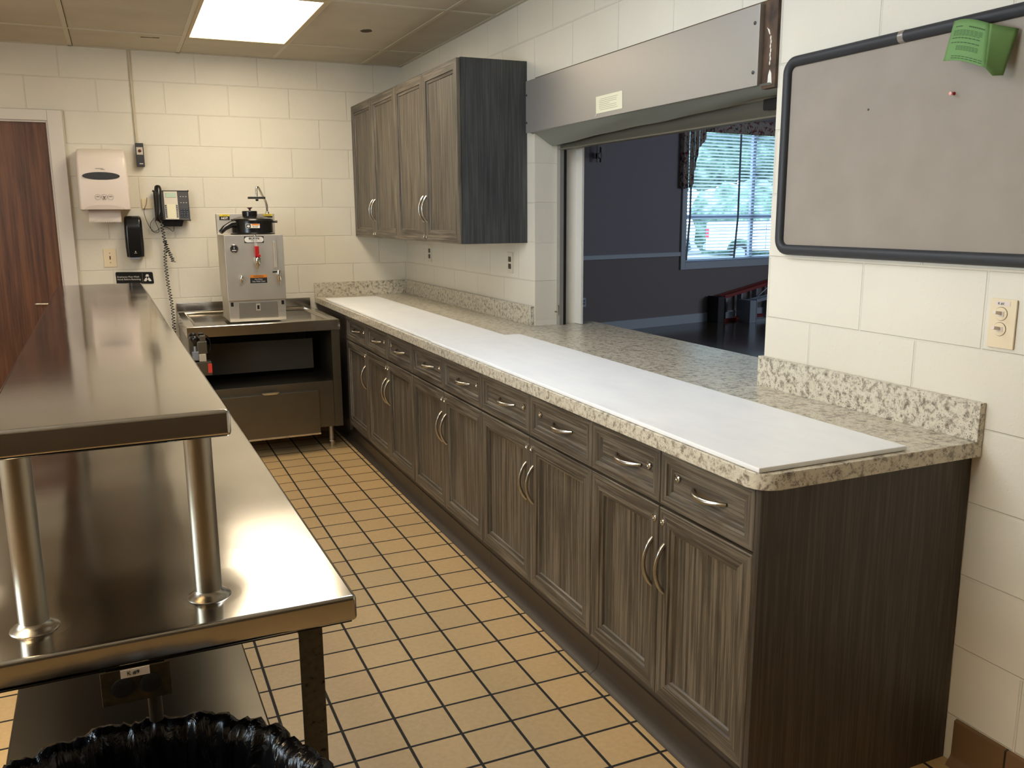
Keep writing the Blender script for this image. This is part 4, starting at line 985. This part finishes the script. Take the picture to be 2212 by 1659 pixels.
# sconce
t = T('wall_sconce', dw(-.60, .01, 2.10), 'dim glass sconce with hanging prisms on the dining room wall', 'sconce')
t.p(MB().tube([dw(-.60, .0, 2.20), dw(-.60, .10, 2.20)], .035, 16).tube([dw(-.60, .09, 2.12), dw(-.60, .09, 2.30)], .012, 10), 'sconce_arm', simple('sconce_metal', rgb(70, 66, 62), .4, .6), None, 50)
for k in range(10):
    a = 2*PI*k/10; c_ = dw(-.60, .10, 0)+Vector((math.cos(a), math.sin(a), 0))*.085; z_ = 2.16 if k % 2 else 2.12
    t.p(MB().tube([(c_.x, c_.y, z_), (c_.x, c_.y, 2.32)], [.006, .010], 6), 'prism', CLEAR)
# outlet low on the wall
t = T('wall_outlet', dw(-.774, 0, .36), 'white wall outlet low on the dining room wall seen through the hatch', 'outlet')
mb = MB(); dbox(mb, -.81, -.738, .0005, .006, .345, .46, .002); t.p(mb, 'cover_plate', M_DTRIM)
for z in (.385, .42):
    mb = MB(); dbox(mb, -.79, -.758, .006, .0085, z-.013, z+.013, .002); t.p(mb, 'socket', simple('socket_%d' % int(z*1000), rgb(110, 112, 120), .5))
# step ladders lying on their sides below the window
def stepladder(name, s0, s1, d0, h0, h1, dep, rail, step, cap, label, tread_d):
    t = T(name, dw(s0, d0, 0), label, 'step ladder')
    L_ = s1-s0
    def zt(u): return h0+(h1-h0)*u
    for dd in (d0, d0+dep):
        m = MB(); a, b = dw(s0, dd, .02), dw(s1, dd, .02); m.obox((a+b)/2, (b-a)/2, DN*.018, Vector((0, 0, .02))); t.p(m, 'side_rail', rail)
        m = MB(); a, b = dw(s0, dd, h0-.02), dw(s1, dd, h1-.02); m.obox((a+b)/2, (b-a)/2, DN*.018, Vector((0, 0, .02))); t.p(m, 'side_rail', rail)
    for k in range(5):
        u = (k+.7)/5.5; m = MB(); dbox(m, s0+L_*u-.004, s0+L_*u+.03, d0-.012, d0+tread_d, .04, zt(u)-.04); t.p(m, 'tread', step)
    m = MB(); dbox(m, s0-.03, s0+.10, d0-.03, d0+dep+.03, .0, h0+.01, .008); t.p(m, 'top_cap', cap)
    m = MB(); m.tube([dw(s0+L_*.30, d0+.02, .06), dw(s0+L_*.62, d0+dep, zt(.6)-.05)], .008, 8); t.p(m, 'spreader', ALU)
LAD_R = simple('ladder_red_fibreglass', rgb(150, 44, 38), .45)
stepladder('red_step_ladder', 1.47, 3.2, .06, .345, .62, .12, LAD_R, ALU, simple('ladder_black_cap', rgb(30, 26, 28), .5), 'red fibreglass step ladder lying on its side against the dining room wall', .07)
stepladder('aluminium_step_ladder', 1.80, 3.3, .34, .30, .46, .12, ALU, ALU, ALU, 'aluminium step ladder lying on its side in front of the red one', .07)
m = MB(); dbox(m, 1.60, 1.75, .20, .215, .05, .135); single(m, 'ladder_notice', M_DTRIM, 'pale card standing between the two ladders', 'card', base=tuple(dw(1.67, .2, .0)))

# ------------------------------------------------------------------ outdoors seen through the blind
GZ = -.4
struct(BX(-30, 110, 5.6, 130, GZ-.1, GZ), 'ground_outside', ASPH)
TA = Vector((.76, -.65, 0)).normalized(); TB = Vector((-TA.y, TA.x, 0))     # along the truck / away from the house
o0 = Vector((18.82, 21.72, GZ))
def tp(a, b, z): return o0+TA*a+TB*b+Vector((0, 0, z))
def tbox(m, a0, a1, b0, b1, z0, z1, bev=0): return m.obox(tp((a0+a1)/2, (b0+b1)/2, (z0+z1)/2), TA*((a1-a0)/2), TB*((b1-b0)/2), Vector((0, 0, (z1-z0)/2)), bev)
t = T('pickup_truck', tp(2.8, .9, 0), 'white pickup truck parked outside beyond the dining room window', 'truck')
# bed side with wheel arch, extruded outline
def arch(cx_, r_, n=12): return [(cx_+r_*math.cos(PI-PI*k/n), .50+r_*math.sin(PI-PI*k/n)*.92) for k in range(n+1)]
side = [(0, .55), (0, 1.50), (.05, 1.55), (2.15, 1.55), (2.2, 1.52), (2.2, .50)] ; side = [(0, .50), (0, 1.50), (.06, 1.56), (5.6, 1.54), (5.75, 1.35), (5.8, .6), (5.75, .5)]+[(a, b) for a, b in reversed(arch(4.75, .48))]+[(a, b) for a, b in reversed(arch(1.27, .48))]
m = MB(); va = [m.bm.verts.new(tp(a, 0, b)) for a, b in side]; vb = [m.bm.verts.new(tp(a, 1.9, b)) for a, b in side]
m.bm.faces.new(va); m.bm.faces.new(vb)
for i in range(len(side)):
    j = (i+1) % len(side); m.bm.faces.new((va[i], va[j], vb[j], vb[i]))
t.p(m, 'truck_body', CARW)
m = MB(); c0 = [(2.3, 1.52), (2.45, 2.0), (3.9, 2.02), (4.5, 1.53)]
va = [m.bm.verts.new(tp(a, .12, b)) for a, b in c0]; vb = [m.bm.verts.new(tp(a, 1.78, b)) for a, b in c0]; m.bm.faces.new(va); m.bm.faces.new(vb)
for i in range(4): m.bm.faces.new((va[i], va[(i+1) % 4], vb[(i+1) % 4], vb[i]))
cab = t.p(m, 'cab', CARW)
m = MB(); tbox(m, 2.55, 3.2, .105, .12, 1.60, 1.93); tbox(m, 3.26, 3.9, .105, .12, 1.60, 1.93); t.p(m, 'side_window', CARD, cab)
for a in (1.27, 4.75):
    c_ = tp(a, .16, .38); w = t.p(MB().tube([c_-TB*.11, c_+TB*.11], .38, 28), 'wheel', TYRE, None, 40)
    c_ = tp(a, .04, .38); t.p(MB().tube([c_-TB*.012, c_+TB*.012], .22, 20), 'hub', ALU, w, 40)
m = MB(); tbox(m, -.02, .10, -.012, .10, .95, 1.32); t.p(m, 'tail_lamp', TAIL)
m = MB(); tbox(m, 2.215, 2.235, -.006, .0, .55, 1.5); tbox(m, .3, 5.5, -.005, .0, 1.28, 1.295); t.p(m, 'body_seam', CARD)
m = MB(); tbox(m, -.12, .0, .05, 1.85, .52, .72); t.p(m, 'bumper', ALU)
# second parked car, only its hood and rear show
def car(a0, b0, label, paint, nm='parked_car'):
    t = T(nm, tp(a0+2, b0+.8, 0), label, 'car')
    pr = [(0, .35), (0, .85), (.5, .95), (1.1, 1.40), (2.6, 1.42), (3.3, .98), (4.2, .85), (4.3, .35)]
    m = MB(); va = [m.bm.verts.new(tp(a0+a, b0, b)) for a, b in pr]; vb = [m.bm.verts.new(tp(a0+a, b0+1.7, b)) for a, b in pr]; m.bm.faces.new(va); m.bm.faces.new(vb)
    for i in range(len(pr)): m.bm.faces.new((va[i], va[(i+1) % len(pr)], vb[(i+1) % len(pr)], vb[i]))
    t.p(m, 'car_body', paint)
    m = MB(); tbox(m, a0+1.2, a0+2.55, b0-.01, b0+.0, 1.0, 1.34); t.p(m, 'side_window', CARD)
    for a in (.85, 3.45):
        c_ = tp(a0+a, b0+.08, .32); t.p(MB().tube([c_-TB*.1, c_+TB*.1], .32, 20), 'wheel', TYRE, None, 40)
car(-5.2, 2.2, 'dark car parked behind the tail of the white pickup', simple('dark_blue_paint', rgb(52, 60, 84), .2))
car(-5.6, -3.2, 'white car parked nearer the house, left of the pickup', CARW)
# trees
def crown(m, c, r, sx=1, sz=1, n=3, seed=0):
    b = bmesh.ops.create_icosphere(m.bm, subdivisions=n, radius=1)
    for v in b['verts']:
        d_ = 1+.35*noise.noise(v.co*2.2+Vector((seed, seed*.3, 0)))+.22*noise.noise(v.co*6+Vector((0, seed, 1)))
        v.co = Vector((v.co.x*r*sx*d_, v.co.y*r*sx*d_, v.co.z*r*sz*d_))+Vector(c)
TL_ = ['tall leafy tree beyond the parked cars at the left of the window view', 'broad leafy tree beyond the pickup cab', 'leafy tree above the white pickup bed', 'slender pale tree at the right of the window view', 'bushy tree farther back between the larger trees']
TL_ += ['tall tree in the back row at the far left of the window view', 'tall tree in the back row behind the pickup', 'tall tree in the back row at the centre of the window view', 'tall tree in the back row at the far right of the window view']
for i, (a, b, h_, r_) in enumerate(((-9, 14, 8.5, 3.2), (9, 14, 9, 3.2), (0, 19, 11, 3.2), (17.5, 16, 8, 2.8), (4.5, 34, 11, 4.0), (-20, 30, 11, 4.2), (-7.5, 32, 12, 4.2), (17, 33, 12, 4.2), (30, 30, 11, 4.2))):
    t = T('tree', tp(a, b, 0), TL_[i], 'tree', 'trees beyond the parked cars')
    c_ = tp(a, b, 0); t.p(MB().tube([c_, c_+Vector((.2, 0, h_*.5)), c_+Vector((0, .1, h_*.8))], [.28, .2, .1], 10), 'trunk', BARK, None, 60)
    m = MB(); crown(m, c_+Vector((0, 0, h_*.62)), r_, 1, .9, 4, i*3+1); crown(m, c_+Vector((r_*.6, -.5, h_*.45)), r_*.6, 1, .8, 3, i+9); crown(m, c_+Vector((-r_*.6, .6, h_*.42)), r_*.55, 1, .8, 3, i+20)
    t.p(m, 'crown', LEAF, None, 180)
m = MB()
for k in range(9): crown(m, tp(-14+5*k, 7.6+.3*(k % 2), 1.2), 1.45, 1.4, 1.5, 3, k+40)
o = single(m, 'hedge', LEAF, 'low hedge running behind the parked cars', 'hedge', None, 180, tuple(tp(4, 9.5, 0)))
